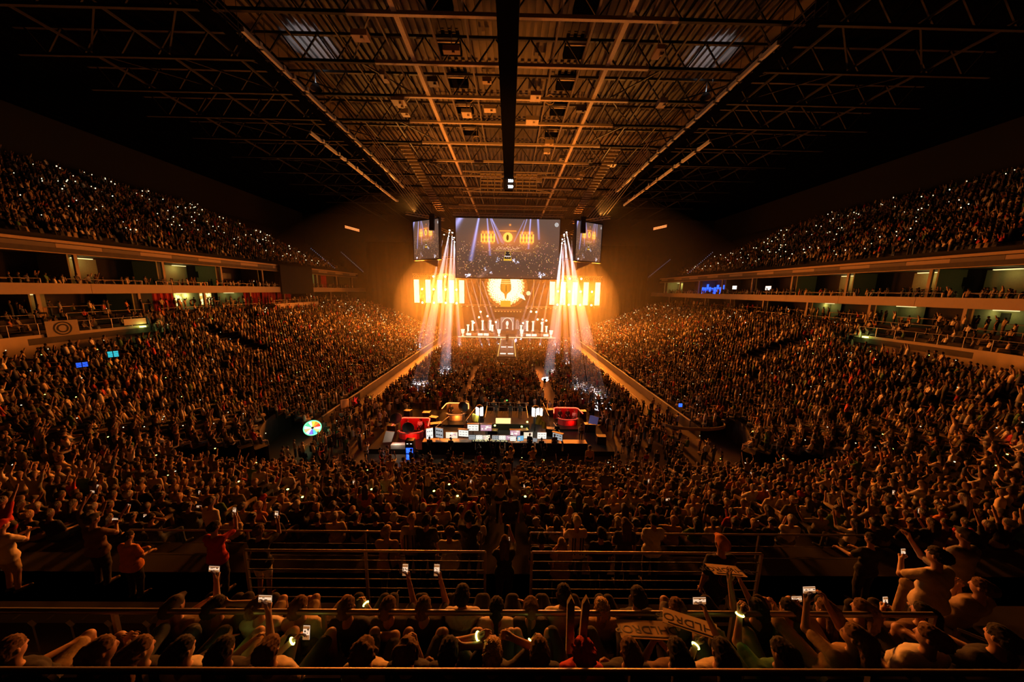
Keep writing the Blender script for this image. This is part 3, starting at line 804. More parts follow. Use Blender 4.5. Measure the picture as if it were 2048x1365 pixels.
def paint_show(W=416, H=234):
    """the live picture: hall from above with beams, lamps, stage and runway"""
    y, x = np.mgrid[0:H, 0:W].astype(float)
    u, v = x / W, y / H
    img = np.zeros((H, W, 3))
    base = srgb((98, 76, 66)); low = srgb((88, 60, 44))
    img[:] = base * (1 - v[..., None]) + low * v[..., None]
    g = np.exp(-(((u - .5) / .28) ** 2 + ((v - .38) / .16) ** 2))[..., None]
    img += g * srgb((150, 75, 20))
    def glow(cu, cv, r, col, s=1.0):
        nonlocal img
        img += s * np.exp(-(((u - cu) / r) ** 2 + ((v - cv) / (r * 1.78)) ** 2))[..., None] * np.asarray(col)
    def beam(u0, v0, u1, v1, w0, w1, col, s):
        nonlocal img
        du, dv = u1 - u0, (v1 - v0) / 1.78
        L2 = du * du + dv * dv
        t = np.clip(((u - u0) * du + (v - v0) / 1.78 * dv) / L2, 0, 1)
        dd = np.hypot(u - u0 - t * du, (v - v0) / 1.78 - t * dv)
        w = w0 + (w1 - w0) * t
        img += (s * (1 - .75 * t) * np.exp(-(dd / w) ** 2) * (t < .995))[..., None] * np.asarray(col)
    B = srgb((170, 175, 255))
    for a in ((.05, -.02, -.03, .2, .02, .03, 1.1), (.22, 0, .14, .72, .007, .017, 1.2), (.30, 0, .33, .62, .004, .010, 1.0), (.33, 0, .41, .42, .003, .007, .9), (.34, 0, .46, .42, .003, .005, .7), (.345, .02, .44, .40, .002, .004, .8),
              (.655, .02, .56, .38, .002, .005, .6), (.68, 0, .62, .34, .003, .005, .8), (.715, 0, .70, .5, .005, .008, 1.1), (.785, 0, .80, .34, .007, .009, .9), (.345, 0, .47, .39, .002, .003, .7)):
        beam(*a[:6], B, a[6])
    Y1 = srgb((255, 205, 90)); O = srgb((255, 140, 20))
    for c0 in (.245, .62):
        for i in range(5):
            cu = c0 + i * .031
            img[(np.abs(u - cu) < .007) & (v > .25) & (v < .385)] = Y1
        for i in range(4):
            for vv in (.23, .31, .39): glow(c0 + .0155 + i * .031, vv, .012, O, 1.4)
        glow(c0 + .062, .33, .10, O, .35)
    d = np.hypot((u - .5) * 1.78, v - .305) 
    img[d < .082] = Y1; glow(.5, .305, .07, O, .5)
    img[(((u - .497) * 1.78 / .022) ** 2 + ((v - .31) / .05) ** 2) < 1] = srgb((120, 70, 10))
    for i in range(22): glow(.42 + i * .0075, .20, .004, O, 1.3)
    glow(.52, .10, .008, O, 1.3)
    r = np.random.default_rng(4)
    for i in range(26): glow(.39 + i * .0087, .49 + r.uniform(-.03, .02), .004, srgb((255, 190, 150)), 1.0)
    img[(v > .53) & (v < .537) & (np.abs(u - .495) < .135)] = srgb((255, 190, 90))
    cw = .022 + (v - .54) * .12
    run = (v > .545) & (v < .70) & (np.abs(u - .50) < cw); edge = run & (np.abs(u - .50) > cw - .004)
    img[run] = srgb((40, 32, 30)); img[edge] = srgb((235, 180, 40)); img[run & (v > .67)] = srgb((235, 180, 50)); img[run & (np.abs(v - .625) < .006)] = srgb((240, 225, 220))
    for i in range(560):
        cu = r.uniform(.01, .99); cv = r.uniform(.38, .98)
        if abs(cu - .5) < .16 + (cv - .7) * .35 and cv > .72: 
            if r.random() < .8: continue
        xi, yi = int(cu * W), int(cv * H)
        img[yi:yi + 2, xi:xi + 2] = srgb((255, int(r.uniform(150, 215)), int(r.uniform(70, 160)))) * r.uniform(.35, 1.6)
    for cu, cv, s_ in ((.10, .96, 2.4), (.13, .955, 2.2), (.285, .85, .8), (.335, .90, .7), (.41, .68, .8), (.565, .70, 1.4), (.60, .72, .8), (.83, .955, 2.4), (.86, .93, 1.2), (.81, .90, .9)):
        for q in range(7): glow(cu + r.normal() * .008, cv + r.normal() * .014, .004, (.8, .8, 1), s_)
    for a in ((.22, 1.0, .34, .82, .02, .012),): beam(*a, srgb((140, 105, 90)), .6)
    dd = np.hypot((u - .966) * 1.78, v - .085); img[np.abs(dd - .028) < .004] = .75
    img[(dd < .02) & (np.abs((u - .966) * 1.78 + (v - .085) * .6) % .014 < .006)] = .7
    for c in range(3):
        n = r.normal(0, .006, (H, W)); img[..., c] = np.clip(img[..., c] + n, 0.003, 3)
    return img

def paint_mic(W=300, H=186):
    """gold microphone in a blazing ornamented ring"""
    y, x = np.mgrid[0:H, 0:W].astype(float)
    X = (x / W - .475) * 2 * (W / H); Y = (y / H - .40) * 2
    r_ = np.hypot(X, Y); th = np.arctan2(Y, X)
    img = np.zeros((H, W, 3)); img[:] = srgb((70, 38, 5))
    img[:, (x[0] < 4) | (x[0] > W - 5)] = srgb((210, 130, 50))
    R = 1.13
    scal = R - .07 * np.abs(np.sin(th * 15))
    img[r_ < R + .16] = srgb((190, 110, 30))
    img[(np.abs(r_ - R - .13) < .012) | (np.abs(r_ - R - .03) < .012)] = srgb((60, 30, 8))
    img[(np.abs(np.sin(th * 30)) < .3) & (r_ > R + .04) & (r_ < R + .12)] = srgb((80, 40, 10))
    white = np.array((2.2, 1.75, .9))
    img[r_ < scal] = np.array((1.3, .9, .35))
    img[(r_ < R - .16)] = white
    lace = (np.sin(th * 30) * np.sin(r_ * 38) > .55) & (r_ > .72) & (r_ < R - .06)
    img[lace] = srgb((215, 120, 45))
    rr = np.random.default_rng(9)
    for i in range(90):
        a, q = rr.uniform(0, 2 * PI), rr.uniform(.35, .9); cx, cyy = q * math.cos(a), q * math.sin(a)
        img[np.hypot(X - cx, Y - cyy) < .016] = srgb((190, 120, 60))
    # microphone
    body = (Y > -.85) & (Y < .28) & (np.abs(X) < np.interp(Y, [-.85, -.7, -.1, .15, .28], [.16, .22, .32, .33, .27]))
    shade = np.clip(.75 + .25 * np.cos(X * 7), .3, 1.2)[..., None]
    img[body] = (srgb((225, 150, 30)) * shade)[body]
    slats = body & (Y < -.12) & ((Y * 9) % 1 < .35)
    img[slats] = srgb((255, 225, 130))
    img[body & (np.abs(X - .02) < .03) & (Y > -.1)] = srgb((120, 70, 10))
    neck = (Y >= .28) & (Y < .72) & (np.abs(X) < np.interp(Y, [.28, .42, .72], [.26, .09, .03]))
    img[neck] = srgb((205, 130, 25))
    img[(Y > .82) & (np.abs(X) < .3)] = srgb((240, 165, 30))
    img[(np.abs(X + 1.25 + (Y + .8) * .2) < .2) & (np.abs(Y + .80 + (X + 1.25) * .45) < .1)] = srgb((235, 165, 50))
    img[(np.abs(X - 1.02 - (Y - .75) * .4) < .16) & (np.abs(Y - .62 - (X - 1.1) * .5) < .12)] = (1.6, 1.4, .9)
    img[np.hypot(X - 1.35, Y - .36) < .13] = (1.3, .8, .45)
    return img

SCREEN = attr_mat('led_screen', 1.15)
def screen(name, loc, w, h, me, label, rz=0, rx=0, frame=.22, depth=.5, parts=True, group=None):
    r = empty(name, loc, 0, label, 'screen', group)
    r.rotation_euler = (rx, 0, rz)
    b = MB()
    b.box((0, depth / 2 + .02, 0), (w + .1, depth, h + .1))
    for sx in (-1, 1): b.box((sx * (w / 2 + frame / 2), depth / 2 - .05, 0), (frame, depth + .1, h + 2 * frame))
    for sz in (-1, 1): b.box((0, depth / 2 - .05, sz * (h / 2 + frame / 2)), (w, depth + .1, frame))
    b.build('screen_cabinet', M['black_metal'], r)
    o = bpy.data.objects.new('screen_picture', me); COL.objects.link(o); o.parent = r; o.location = (0, -.03, 0)
    return r
show = grid_screen(416, 234, 1, 1, paint_show()); show.materials.append(SCREEN)
def scaled(me, w, h):
    m2 = me.copy()
    co = np.zeros(len(m2.vertices) * 3, np.float32); m2.vertices.foreach_get('co', co); co = co.reshape(-1, 3) * (w, 1, h)
    m2.vertices.foreach_set('co', co.ravel()); m2.update(); return m2
MS_Y = 72.0
s_main = screen('video_screen', (-.5, MS_Y, 24.45), 22.9, 12.75, scaled(show, 22.9, 12.75), 'big central video screen showing the stage from above')
screen('video_screen', (-17.9, 69.5, 25.7), 7.4, 8.0, scaled(show, 7.4, 7.9), 'side video screen hanging to the left of the main screen', rz=math.radians(-31))
screen('video_screen', (16.9, 69.5, 25.8), 7.4, 8.0, scaled(show, 7.4, 7.9), 'side video screen hanging to the right of the main screen', rz=math.radians(31))
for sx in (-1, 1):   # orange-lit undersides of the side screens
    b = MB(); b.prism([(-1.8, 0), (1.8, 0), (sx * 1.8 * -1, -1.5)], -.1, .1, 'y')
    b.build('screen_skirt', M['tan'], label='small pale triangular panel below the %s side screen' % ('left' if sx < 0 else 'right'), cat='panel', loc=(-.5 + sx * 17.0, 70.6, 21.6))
mic = grid_screen(300, 186, 16.6, 10.2, paint_mic()); mic.materials.append(SCREEN)
screen('video_screen', (-.7, 97.5, 15.4), 16.6, 10.2, mic, 'lower video screen showing a gold microphone in a blazing ring')
# trusses that carry screens and lights
def box_truss(name, p, q, s_, label, group='box trusses', m='steel'):
    p, q = Vector(p), Vector(q); r = empty(name, p, 0, label, 'truss', group)
    d = q - p; b = MB()
    up = Vector((0, 0, s_)); sd = d.cross(Vector((0, 0, 1))).normalized() * s_ if abs(d.normalized().z) < .9 else Vector((s_, 0, 0))
    if abs(d.normalized().z) >= .9: up = Vector((0, s_, 0))
    for o_ in ((0 * up), up, sd, sd + up): b.tube([o_, d + o_], .05, 5)
    b.build('chords', M[m], r)
    n = max(2, int(d.length / s_ / 1.6)); b = MB()
    for i in range(n):
        a, c = d * (i / n), d * ((i + 1) / n)
        b.bar(a, c + up, .03); b.bar(a + sd, c + sd + up, .03); b.bar(a, c + sd, .03)
    b.build('web', M[m], r); return r
box_truss('screen_truss', (-12.5, 71.8, 31.3), (11.5, 71.8, 31.3), .5, 'horizontal truss above the main video screen')
box_truss('screen_truss', (-13.5, 72.2, 32.8), (12.5, 72.2, 32.8), .4, 'upper horizontal truss a little above the main screen')
for sx in (-1, 1):
    sn = 'left' if sx < 0 else 'right'
    box_truss('screen_truss', (-.5 + sx * 20.8, 67.0, 30.2), (-.5 + sx * 14.2, 72.5, 30.2), .45, 'slanting truss above the %s side screen' % sn)
    box_truss('screen_truss', (-.5 + sx * 11.2, 76.2, 27.2), (-.5 + sx * 16.0, 76.2, 29.2), .45, 'short truss holding moving heads beside the %s side screen' % sn)
    box_truss('pillar_truss', ((-28 if sx < 0 else 11.3), 92.6, 19.3), ((-12.6 if sx < 0 else 27.0), 92.6, 19.3), .4, 'truss the %s LED pillars hang from' % sn)
    box_truss('screen_truss', (-.5 + sx * 11.6, 74.5, 22.4), (-.5 + sx * 16.2, 74.5, 22.4), .4, 'short lower truss between the main and the %s side screen' % sn)
box_truss('screen_truss', (-12, 76.2, 19.2), (11, 76.2, 19.2), .4, 'truss of moving heads hidden behind the foot of the main screen')
up = empty('added_roof_fill', (-.3, 38.2, 0.3), 0, 'added roof uplight behind the barrier of the camera platform', 'fill_light')
MB().box((0, 0, -.1), (.5, .4, .4)).build('lamp_housing', M['black_metal'], up)
lamp('fill_light', 'SPOT', (0, 0, .2), 80000, (1, .30, .035), up, size=.2, spot=math.radians(56), blend=1.0).rotation_euler = Vector((0, 12, 36)).to_track_quat('-Z', 'Y').to_euler()  # added orange lamp lifting the roof steel in place of bounced light
for sx in (-1, 1):
    up = empty('added_cable_fill', (-.5 + sx * 19.0, 68.2, 30.9), 0, 'added fill lamp on the %s side screen truss, shining back along the cables' % ('left' if sx < 0 else 'right'), 'fill_light')
    MB().box((0, 0, 0), (.3, .3, .3)).build('lamp_housing', M['black_metal'], up)
    lamp('fill_light', 'SPOT', (0, -.3, .2), 16000, (1, .34, .05), up, size=.1, spot=math.radians(62), blend=1.0).rotation_euler = Vector((0, -25, 3.2)).to_track_quat('-Z', 'Y').to_euler()  # added lamps brightening the cable trays, cables and ladder trusses
# drape rising behind, line arrays
for sx in (-1, 1):
    r = empty('line_array', (-.5 + sx * 15.3, 66.5, 27.5), 0, 'black line array of speakers in front of the %s side screen' % ('left' if sx < 0 else 'right'), 'speaker')
    for j in range(9):
        MB().box((0, -.05 * j * j * .12, 2.6 - j * .36), (1.0, .7, .33)).build('speaker_box', M['black_metal'], r)
    MB().box((0, 0, 4.0), (.08, .08, 2.5)).build('hanger', M['black_metal'], r)

# LED pillars
PANEL = []
def pillar_img(seed, W=26, H=104):
    r = np.random.default_rng(seed); y, x = np.mgrid[0:H, 0:W] / np.array([[[H]], [[W]]])
    img = np.zeros((H, W, 3)); img[:] = (2.6, 1.75, .80)
    n = r.normal(0, 1, (9, 4)); n = np.kron(n, np.ones((12, 7)))[:H, :W]
    w = np.clip((y - .55) * 1.6, 0, 1) * (seed % 3 > 0) + .15
    img *= (1 - .35 * w * (n > .4))[..., None]
    img[:, :1] *= .45; img[:, -1:] *= .45
    return img
pm = [grid_screen(26, 104, 1.5, 6.6, pillar_img(i)) for i in range(4)]
for m_ in pm: m_.materials.append(SCREEN)
for side in (-1, 1):
    for i, x in enumerate(PIL_X[side]):
        r = empty('led_pillar', (x, PIL_Y, PZ0), 0, 'tall glowing LED pillar, arched top, %s from left of the %s five' % (ORD[i], 'left' if side < 0 else 'right'), 'LED pillar', 'hanging LED pillars')
        b = MB(); b.box((0, .2, 3.45), (1.62, .3, 7.2)); b.build('pillar_cabinet', M['black_metal'], r)
        o = bpy.data.objects.new('glowing_face', pm[(i + (side > 0)) % 4]); COL.objects.link(o); o.parent = r; o.location = (0, 0, 3.4)
        b = MB()
        arc = [(-.8, 6.9), (-.76, 7.4), (-.5, 7.85), (0, 8.15), (.5, 7.85), (.76, 7.4), (.8, 6.9)]
        b.tube([(a, -.06, z) for a, z in arc], .07, 6); b.tube([(a * .55, -.06, 6.8 + (z - 6.8) * .6) for a, z in arc], .05, 6); b.bar((0, -.06, 6.8), (0, -.06, 8.1), .05)
        b.build('arch_top', M['tan'], r); MB().box((0, .3, 8.1), (.1, .1, .9)).build('hanger', M['black_metal'], r)
for sx, x in ((-1, -20.3), (1, 19.1)):
    lo = lamp('pillar_wash', 'AREA', (x, 91.3, 15.2), WASH_W, ORANGE, area=(13, 6.5), target=(x * .55, 45, 2))
    lo.data.spread = math.radians(128)

# ------------------------------------------------------------------ stage
SZ = 1.75
r = empty('stage', (0, 91, 0), 0, 'wide low stage at the far end of the arena', 'stage')
MB().box((-.5, 5.5, SZ / 2), (28.4, 11, SZ)).build('stage_deck', M['black'], r)
MB().box((-.5, -.06, SZ - .05), (28.6, .12, .20)).build('edge_light_strip', M['stage_edge'], r, label='glowing front edge')
MB().box((-.5, 5.5, SZ + .01), (28.0, 10.6, .02)).build('deck_surface', M['concrete'], r)
MB().box((-.5, 8.5, SZ + .55), (20, 3.6, 1.1)).build('riser', M['concrete'], r)
rw = empty('runway', (-.35, 78, 0), 0, 'long runway with yellow edges reaching from the stage into the crowd', 'runway')
MB().box((0, 0, .7), (3.9, 25.6, 1.4)).build('runway_body', M['black'], rw)
MB().box((0, 0, 1.41), (3.6, 25.4, .03)).build('runway_surface', mat('runway_gloss', (.05, .05, .055), .18, var=.1), rw)
for sx in (-1, 1): MB().box((sx * 1.9, 0, 1.45), (.12, 25.6, .1)).build('edge_strip', mat('runway_edge', (.2, .13, .02), .4, emit=(1, .6, .12), estr=.9, var=0) if sx < 0 else bpy.data.materials['runway_edge'], rw)
for i, yy in enumerate((-1.6, -9.8)):
    for sx in (-1, 1): MB().box((sx * .85, yy, 1.46), (1.25, .8, .05)).build('light_panel', M['lens_white'] if False else TVF, rw, label='white light panel in the runway floor')
for j in range(3): MB().box((0, -12.9 - j * .3, 1.1 - j * .4), (3.6, .3, .25)).build('step', M['white'], rw)
MB().box((0, 12.2, 1.46), (3.5, .9, .06)).build('step_light', M['gold'], rw)
# glass trophy stand and cross-shaped rig on the runway
def lathe_obj(name, prof, m, loc, label, cat, group=None, n=14, parent=None):
    return MB().lathe(prof, n=n).build(name, m, parent, label, cat, group, loc=loc)
MB().box((0, 0, .55), (.75, .75, 1.1)).build('trophy_plinth', M['black_metal'], label='black plinth at the head of the runway', cat='plinth', loc=(-.4, 90.2, 1.45))
lathe_obj('trophy', [(0, 0), (.25, 0), (.22, .08), (.07, .2), (.06, .45), (.25, .7), (.35, 1.1), (.3, 1.1)], M['rail'], (-.4, 90.2, 2.55), 'silver trophy cup on the black plinth', 'trophy')
b = MB(); b.box((0, 0, .9), (.08, .08, 1.8)); b.box((0, 0, 1.75), (1.1, .3, .12)); b.box((0, 0, .03), (.8, .8, .06)); b.build('camera_crane', M['black_metal'], label='black stand with a crossbar in the middle of the runway', cat='stand', loc=(-.4, 80, 1.43))
# centre arch screen and gothic side windows
def arch_poly(w, h, n=8):
    pts = [(-w / 2, 0), (w / 2, 0), (w / 2, h * .55)]
    for i in range(1, n + 1):
        t = i / n * .98; pts.append((w / 2 - w / 2 * t ** 1.6, h * .55 + h * .45 * math.sin(t * PI / 2)))
    pts += [(-a, z) for a, z in pts[::-1] if a > 0.001 and z > h * .54]
    return pts
grey_led = mat('grey_led', (.05, .05, .05), .4, emit=(.55, .47, .42), estr=.55, var=0)
dim_led = mat('dim_led', (.03, .02, .02), .4, emit=(.22, .10, .08), estr=.5, var=0)
wht_led = mat('white_led', (.1, .1, .1), .4, emit=(1.0, .82, .64), estr=1.6, var=0)
r = empty('stage_screen', (-.45, 98.6, 2.85), 0, 'square stage screen with a pointed grey arch and a pale cup in it', 'screen')
MB().box((0, .15, 2.1), (4.6, .3, 4.2)).build('screen_cabinet', M['black_metal'], r)
MB().box((0, -.02, 2.1), (4.3, .04, 4.0)).build('arch_surround', grey_led, r)
MB().prism([(a, z + .1) for a, z in arch_poly(3.2, 3.8)], -.08, -.05).build('arch_opening', dim_led, r)
b = MB(); b.tube([(a, -.1, z + .1) for a, z in arch_poly(3.2, 3.8)[1:-1]], .07, 5); b.build('arch_rim', wht_led, r)
b = MB().lathe([(0, 0), (.42, 0), (.4, .1), (.12, .3), (.1, .8), (.34, 1.1), (.45, 1.7), (.3, 2.1), (.25, 2.3), (0, 2.35)], n=12); b.build('cup_image', wht_led, r, loc=(-.05, -.3, .6))
for i, x in enumerate((-6.0, -3.6, 2.7, 5.1)):
    r = empty('gothic_window', (x, 98.8, 3.0), 0, 'small gothic window panel on the stage, %s from the left' % ORD[i], 'window panel', 'gothic window panels on the stage')
    MB().box((0, .1, 1.75), (1.5, .2, 3.5)).build('panel_back', M['concrete'], r)
    MB().prism([(a, z + .2) for a, z in arch_poly(1.15, 3.1)], -.06, -.02).build('pointed_pane', grey_led, r)
    b = MB(); b.bar((0, -.08, .2), (0, -.08, 3.1), .08); b.bar((-.5, -.08, 1.6), (.5, -.08, 1.6), .07); b.tube([(.3 * math.cos(t), -.08, 2.35 + .3 * math.sin(t)) for t in [i_ * PI / 6 for i_ in range(13)]], .04, 5)
    b.build('tracery', M['black'], r)
# urn lamps and columns along the stage
urn = [(0, 0), (.34, 0), (.34, .12), (.14, .3), (.12, .6), (.42, 1.0), (.5, 1.7), (.62, 1.85), (.62, 2.0), (0, 2.0)]
col = [(0, 0), (.38, 0), (.38, .25), (.27, .35), (.25, 2.7), (.4, 2.85), (.42, 3.1), (0, 3.1)]
ux = [(-13.6, 92.2, 'urn', 1.75), (-12.4, 95, 'col', 1.75), (-11.2, 96.5, 'col', 2.9), (-8.2, 97.6, 'col', 3.5), (-5.0, 95.2, 'col', 3.4), (-2.9, 93.0, 'urn', 1.3),
      (12.6, 92.2, 'urn', 1.75), (11.4, 94, 'col', 1.75), (10.3, 96, 'col', 2.9), (7.6, 97.6, 'col', 3.5), (5.8, 97.6, 'col', 3.5), (3.9, 93.0, 'urn', 1.3), (-5.8, 97.6, 'col', 3.5), (3.8, 95.4, 'col', 3.0)]
for i, (x, y, kd, z) in enumerate(ux):
    z0 = 1.75 if y < 96 else 2.85
    sd = 'left' if x < 0 else 'right'
    rank = sorted([abs(a[0]) for a in ux if a[0] * x > 0 and a[2] == kd]).index(abs(x))
    if kd == 'urn': o = lathe_obj('stage_urn', urn, wht_led, (x, y, z0), 'white glowing urn on the %s half of the stage, %s out from the centre' % (sd, ORD[rank]), 'urn', 'glowing urns on the stage', 12)
    else: o = lathe_obj('stage_column', col, wht_led, (x, y, z0), 'white glowing column on the %s half of the stage, %s out from the centre' % (sd, ORD[rank]), 'column', 'glowing columns on the stage', 12)
# player desks with monitors, chairs and seated teams are added with the people
for side in (-1, 1):
    for j in range(5):
        x = side * (4.6 + j * 1.75) - .4; sn = 'left' if side < 0 else 'right'
        r = empty('player_desk', (x, 93.6, 1.77), 0, 'white-fronted player desk on the %s of the stage, %s from the centre' % (sn, ORD[j]), 'desk', 'player desks on the stage')
        MB().box((0, 0, .72), (1.6, .8, .06)).build('desk_top', M['white'], r)
        MB().box((0, -.38, .38), (1.5, .05, .66)).build('front_panel', wht_led if j in (1, 2, 4) else M['white'], r, label='bright front panel')
        MB().box((0, .1, 1.0), (.65, .05, .4)).build('monitor', M['black_metal'], r)
# lamps on and above the stage
for i, (x, z) in enumerate([(-10.8, 5.3), (-9.2, 7.0), (-8.7, 8.7), (-6.6, 7.4), (-4.0, 5.6), (4.4, 5.4), (6.8, 9.0), (8.4, 8.9), (10.4, 6.6), (10.2, 5.4), (11.6, 6.3), (8.9, 6.6)]):
    o = copy_tree(proto, (x, 96.5, z), 0, 'orange star lamp above the player desks, %s from the left' % ORD[i] if False else 'orange star lamp above the stage desks on the %s, %s of six' % ('left' if x < 0 else 'right', ORD[i if x < 0 else min(i - 5, 6)]))
    o['group'] = 'orange lamps above the stage'
    for c in list(o.children):
        if c.type == 'LIGHT':
            if c.data.type == 'SPOT' or i % 3: bpy.data.objects.remove(c)
            else: c.data = c.data.copy(); c.data.energy = 600; c.data.color = (1, .42, .12)
for zz, x0, x1, n_ in ((10.3, -15.5, -3.0, 7), (8.9, -4.6, 4.0, 9), (10.0, 5.0, 15.0, 7)):
    b = box_truss('lamp_truss', (x0, 97, zz + .3), (x1, 97, zz + .3), .3, 'thin truss of small lamps above the stage, %s' % ('on the left' if x0 < -10 else 'in the middle' if x0 < 0 else 'on the right'))
    for j in range(n_):
        MB().box((x0 + (x1 - x0) * (j + .5) / n_ - x0, -.3, -.3), (.45, .2, .14)).build('small_lamp', M['orange_led'], b, label='small orange lamp')
lamp('stage_wash', 'AREA', (-.5, 88.5, 11), 700, (1, .42, .14), area=(24, 2), target=(-.5, 96, 2))
# drapes closing the hall beside and behind the stage
for i, (x, w) in enumerate(((-31, 30), (30, 30))):
    b = MB(); n = 60
    for j in range(n):
        x0 = x - w / 2 + w * j / n; x1 = x0 + w / n; y0 = 104 + .05 * math.sin(j * 1.7); y1 = 104 + .05 * math.sin((j + 1) * 1.7)
        b.quad((x0, y0, 0), (x1, y1, 0), (x1, y1, 30), (x0, y0, 30)); b.quad((x0, y0 + .05, 0), (x0, y0 + .05, 30), (x1, y1 + .05, 30), (x1, y1 + .05, 0))
    b.build('stage_drape', M['unlit_black'], label='tall black drape closing the hall on the %s of the stage' % ('left', 'right')[i], cat='drape')

# ------------------------------------------------------------------ control island in front of the near stand
def img_mat(name, col, s=1.6):
    return mat(name, (.05, .05, .05), .3, emit=col, estr=s, var=0)
SCR = [img_mat('screen_white', (1, .93, .82), 1.1), img_mat('screen_cream', (1, .86, .62), .9), img_mat('screen_grey', (.62, .64, .66), .6), img_mat('screen_mixed', (.85, .45, .6), .7), img_mat('screen_blue', (.25, .6, .9), .8)]
isl = MB().box((-1.4, 32.2, .25), (23.0, 9.8, .5)).build('control_platform', M['black'], label='low black platform carrying the control desks', cat='platform')
DZ = 0.5
def desk(x, y, w, rz=0, label='', m='black', depth=.75, h=.74):
    r = empty('control_desk', (x, y, DZ), rz, label, 'desk', 'control desks on the platform')
    MB().box((0, 0, h), (w, depth, .05)).build('desk_top', M['wood'], r)
    MB().box((0, -depth / 2 - .02, h / 2 - .2), (w + .05, .04, h + .44)).build('modesty_panel', M['black'], r)
    for sx in (-1, 1):
        for sy in (-1, 1): MB().box((sx * (w / 2 - .06), sy * (depth / 2 - .06), h / 2), (.05, .05, h)).build('leg', M['black_metal'], r)
    return r
for i, (x, w) in enumerate(((-6.6, 2.6), (-4.1, 2.2), (-1.6, 2.6), (1.2, 2.6), (3.9, 2.4), (6.4, 2.2))):
    desk(x, 27.7, w, 0, 'front control desk covered with monitors, %s from the left' % ORD[i])
MON = [(-7.3, 28.3, .62, 1.0, 0, 25), (-6.45, 28.5, .8, .95, 2, -20), (-5.25, 28.4, 1.1, .6, 1, 0), (-4.2, 28.8, .95, .62, 0, -8), (-3.3, 29.0, 1.05, .6, 0, 0), (-2.05, 29.0, 1.05, .6, 3, 0),
       (-3.3, 28.2, .62, .42, 2, 0), (-2.62, 28.2, .62, .42, 0, 0), (-1.95, 28.2, .62, .42, 1, 0), (-1.1, 28.2, .62, .42, 2, 0), (-.45, 28.2, .62, .42, 0, 0), (.2, 28.2, .62, .42, 3, 0),
       (.75, 28.7, .95, .7, 3, 0), (.55, 28.0, .55, .45, 0, 0), (1.25, 28.0, .6, .5, 4, 15), (2.0, 28.5, .85, .62, 1, 0), (3.3, 28.5, .85, .62, 0, 0), (2.6, 27.9, .4, .3, 2, 0), (4.75, 28.3, .95, .62, 2, -30)]
for i, (x, y, w, h, c, rz) in enumerate(MON):
    y -= .55
    z = DZ + .78 + (.55 if y > 28.3 else 0)
    r = empty('monitor', (x, y, DZ + .77), math.radians(rz), '%s monitor on the front control desks, %s counting from the left' % (('bright white', 'cream-lit', 'grey', 'pink picture', 'blue')[c], ORD[i]), 'monitor', 'monitors on the front control desks')
    hz = h / 2 + (.62 if y > 28.3 else .12)
    MB().box((0, .05, hz), (w + .06, .06, h + .06)).build('bezel', M['black_metal'], r)
    f_ = MB().box((0, .01, hz), (w, .02, h)).build('lit_screen', SCR[c], r)
    b = MB()
    rr = random.Random(i)
    if c in (0, 2):
        for q in range(3):
            for q2 in range(2): b.box((w * (-.3 + .3 * q), -.005, hz + h * (.22 - .42 * q2)), (w * .2, .01, h * .12))
    else:
        for q in range(5): b.box((rr.uniform(-.35, .35) * w, -.005, hz + rr.uniform(-.3, .3) * h), (w * rr.uniform(.08, .25), .01, h * rr.uniform(.08, .3)))
    b.build('screen_content', SCR[2] if c == 0 else (M['phone'] if c == 2 else SCR[(c + 2) % 5]), f_)
    MB().box((0, .08, hz / 2 - h * .2), (.06, .04, max(.08, hz - h * .3))).build('stand', M['black_metal'], r)
    if y > 28.3 or i in (3, 12, 18): MB().box((0, .05, hz + h / 2 + .08), (w + .12, .3, .05)).build('sun_hood', M['wood'], r)
# mixing console with lit keys
r = empty('mixing_console', (-1.6, 27.45, DZ + .77), 0, 'long mixing console strewn with lit keys', 'console')
MB().box((0, 0, .06), (3.4, .45, .12)).build('console_body', M['black_metal'], r)
rr = random.Random(8); b = MB()
for q in range(90): b.box((rr.uniform(-1.6, 1.6), rr.uniform(-.18, .18), .13), (.05, .04, .02))
b.build('lit_keys', M['room_lamp'], r)
# lamps over the desks
for i, (x, y) in enumerate(((-5.3, 27.5), (-1.7, 27.4), (1.0, 27.45))):
    b = MB(); b.tube([(0, .4, 0), (0, .4, .5), (0, .1, .62)], .012, 5); b.lathe([(.0, .64), (.05, .62), (.07, .56)], n=8)
    o = b.build('desk_lamp', M['black_metal'], label='small gooseneck lamp on the front control desk, %s from the left' % ORD[i], cat='lamp', group='gooseneck lamps on the control desks', loc=(x, y, DZ + .77))
    lamp('desk_light', 'POINT', (0, .1, .5), 22, (1, .8, .45), o, size=.05)

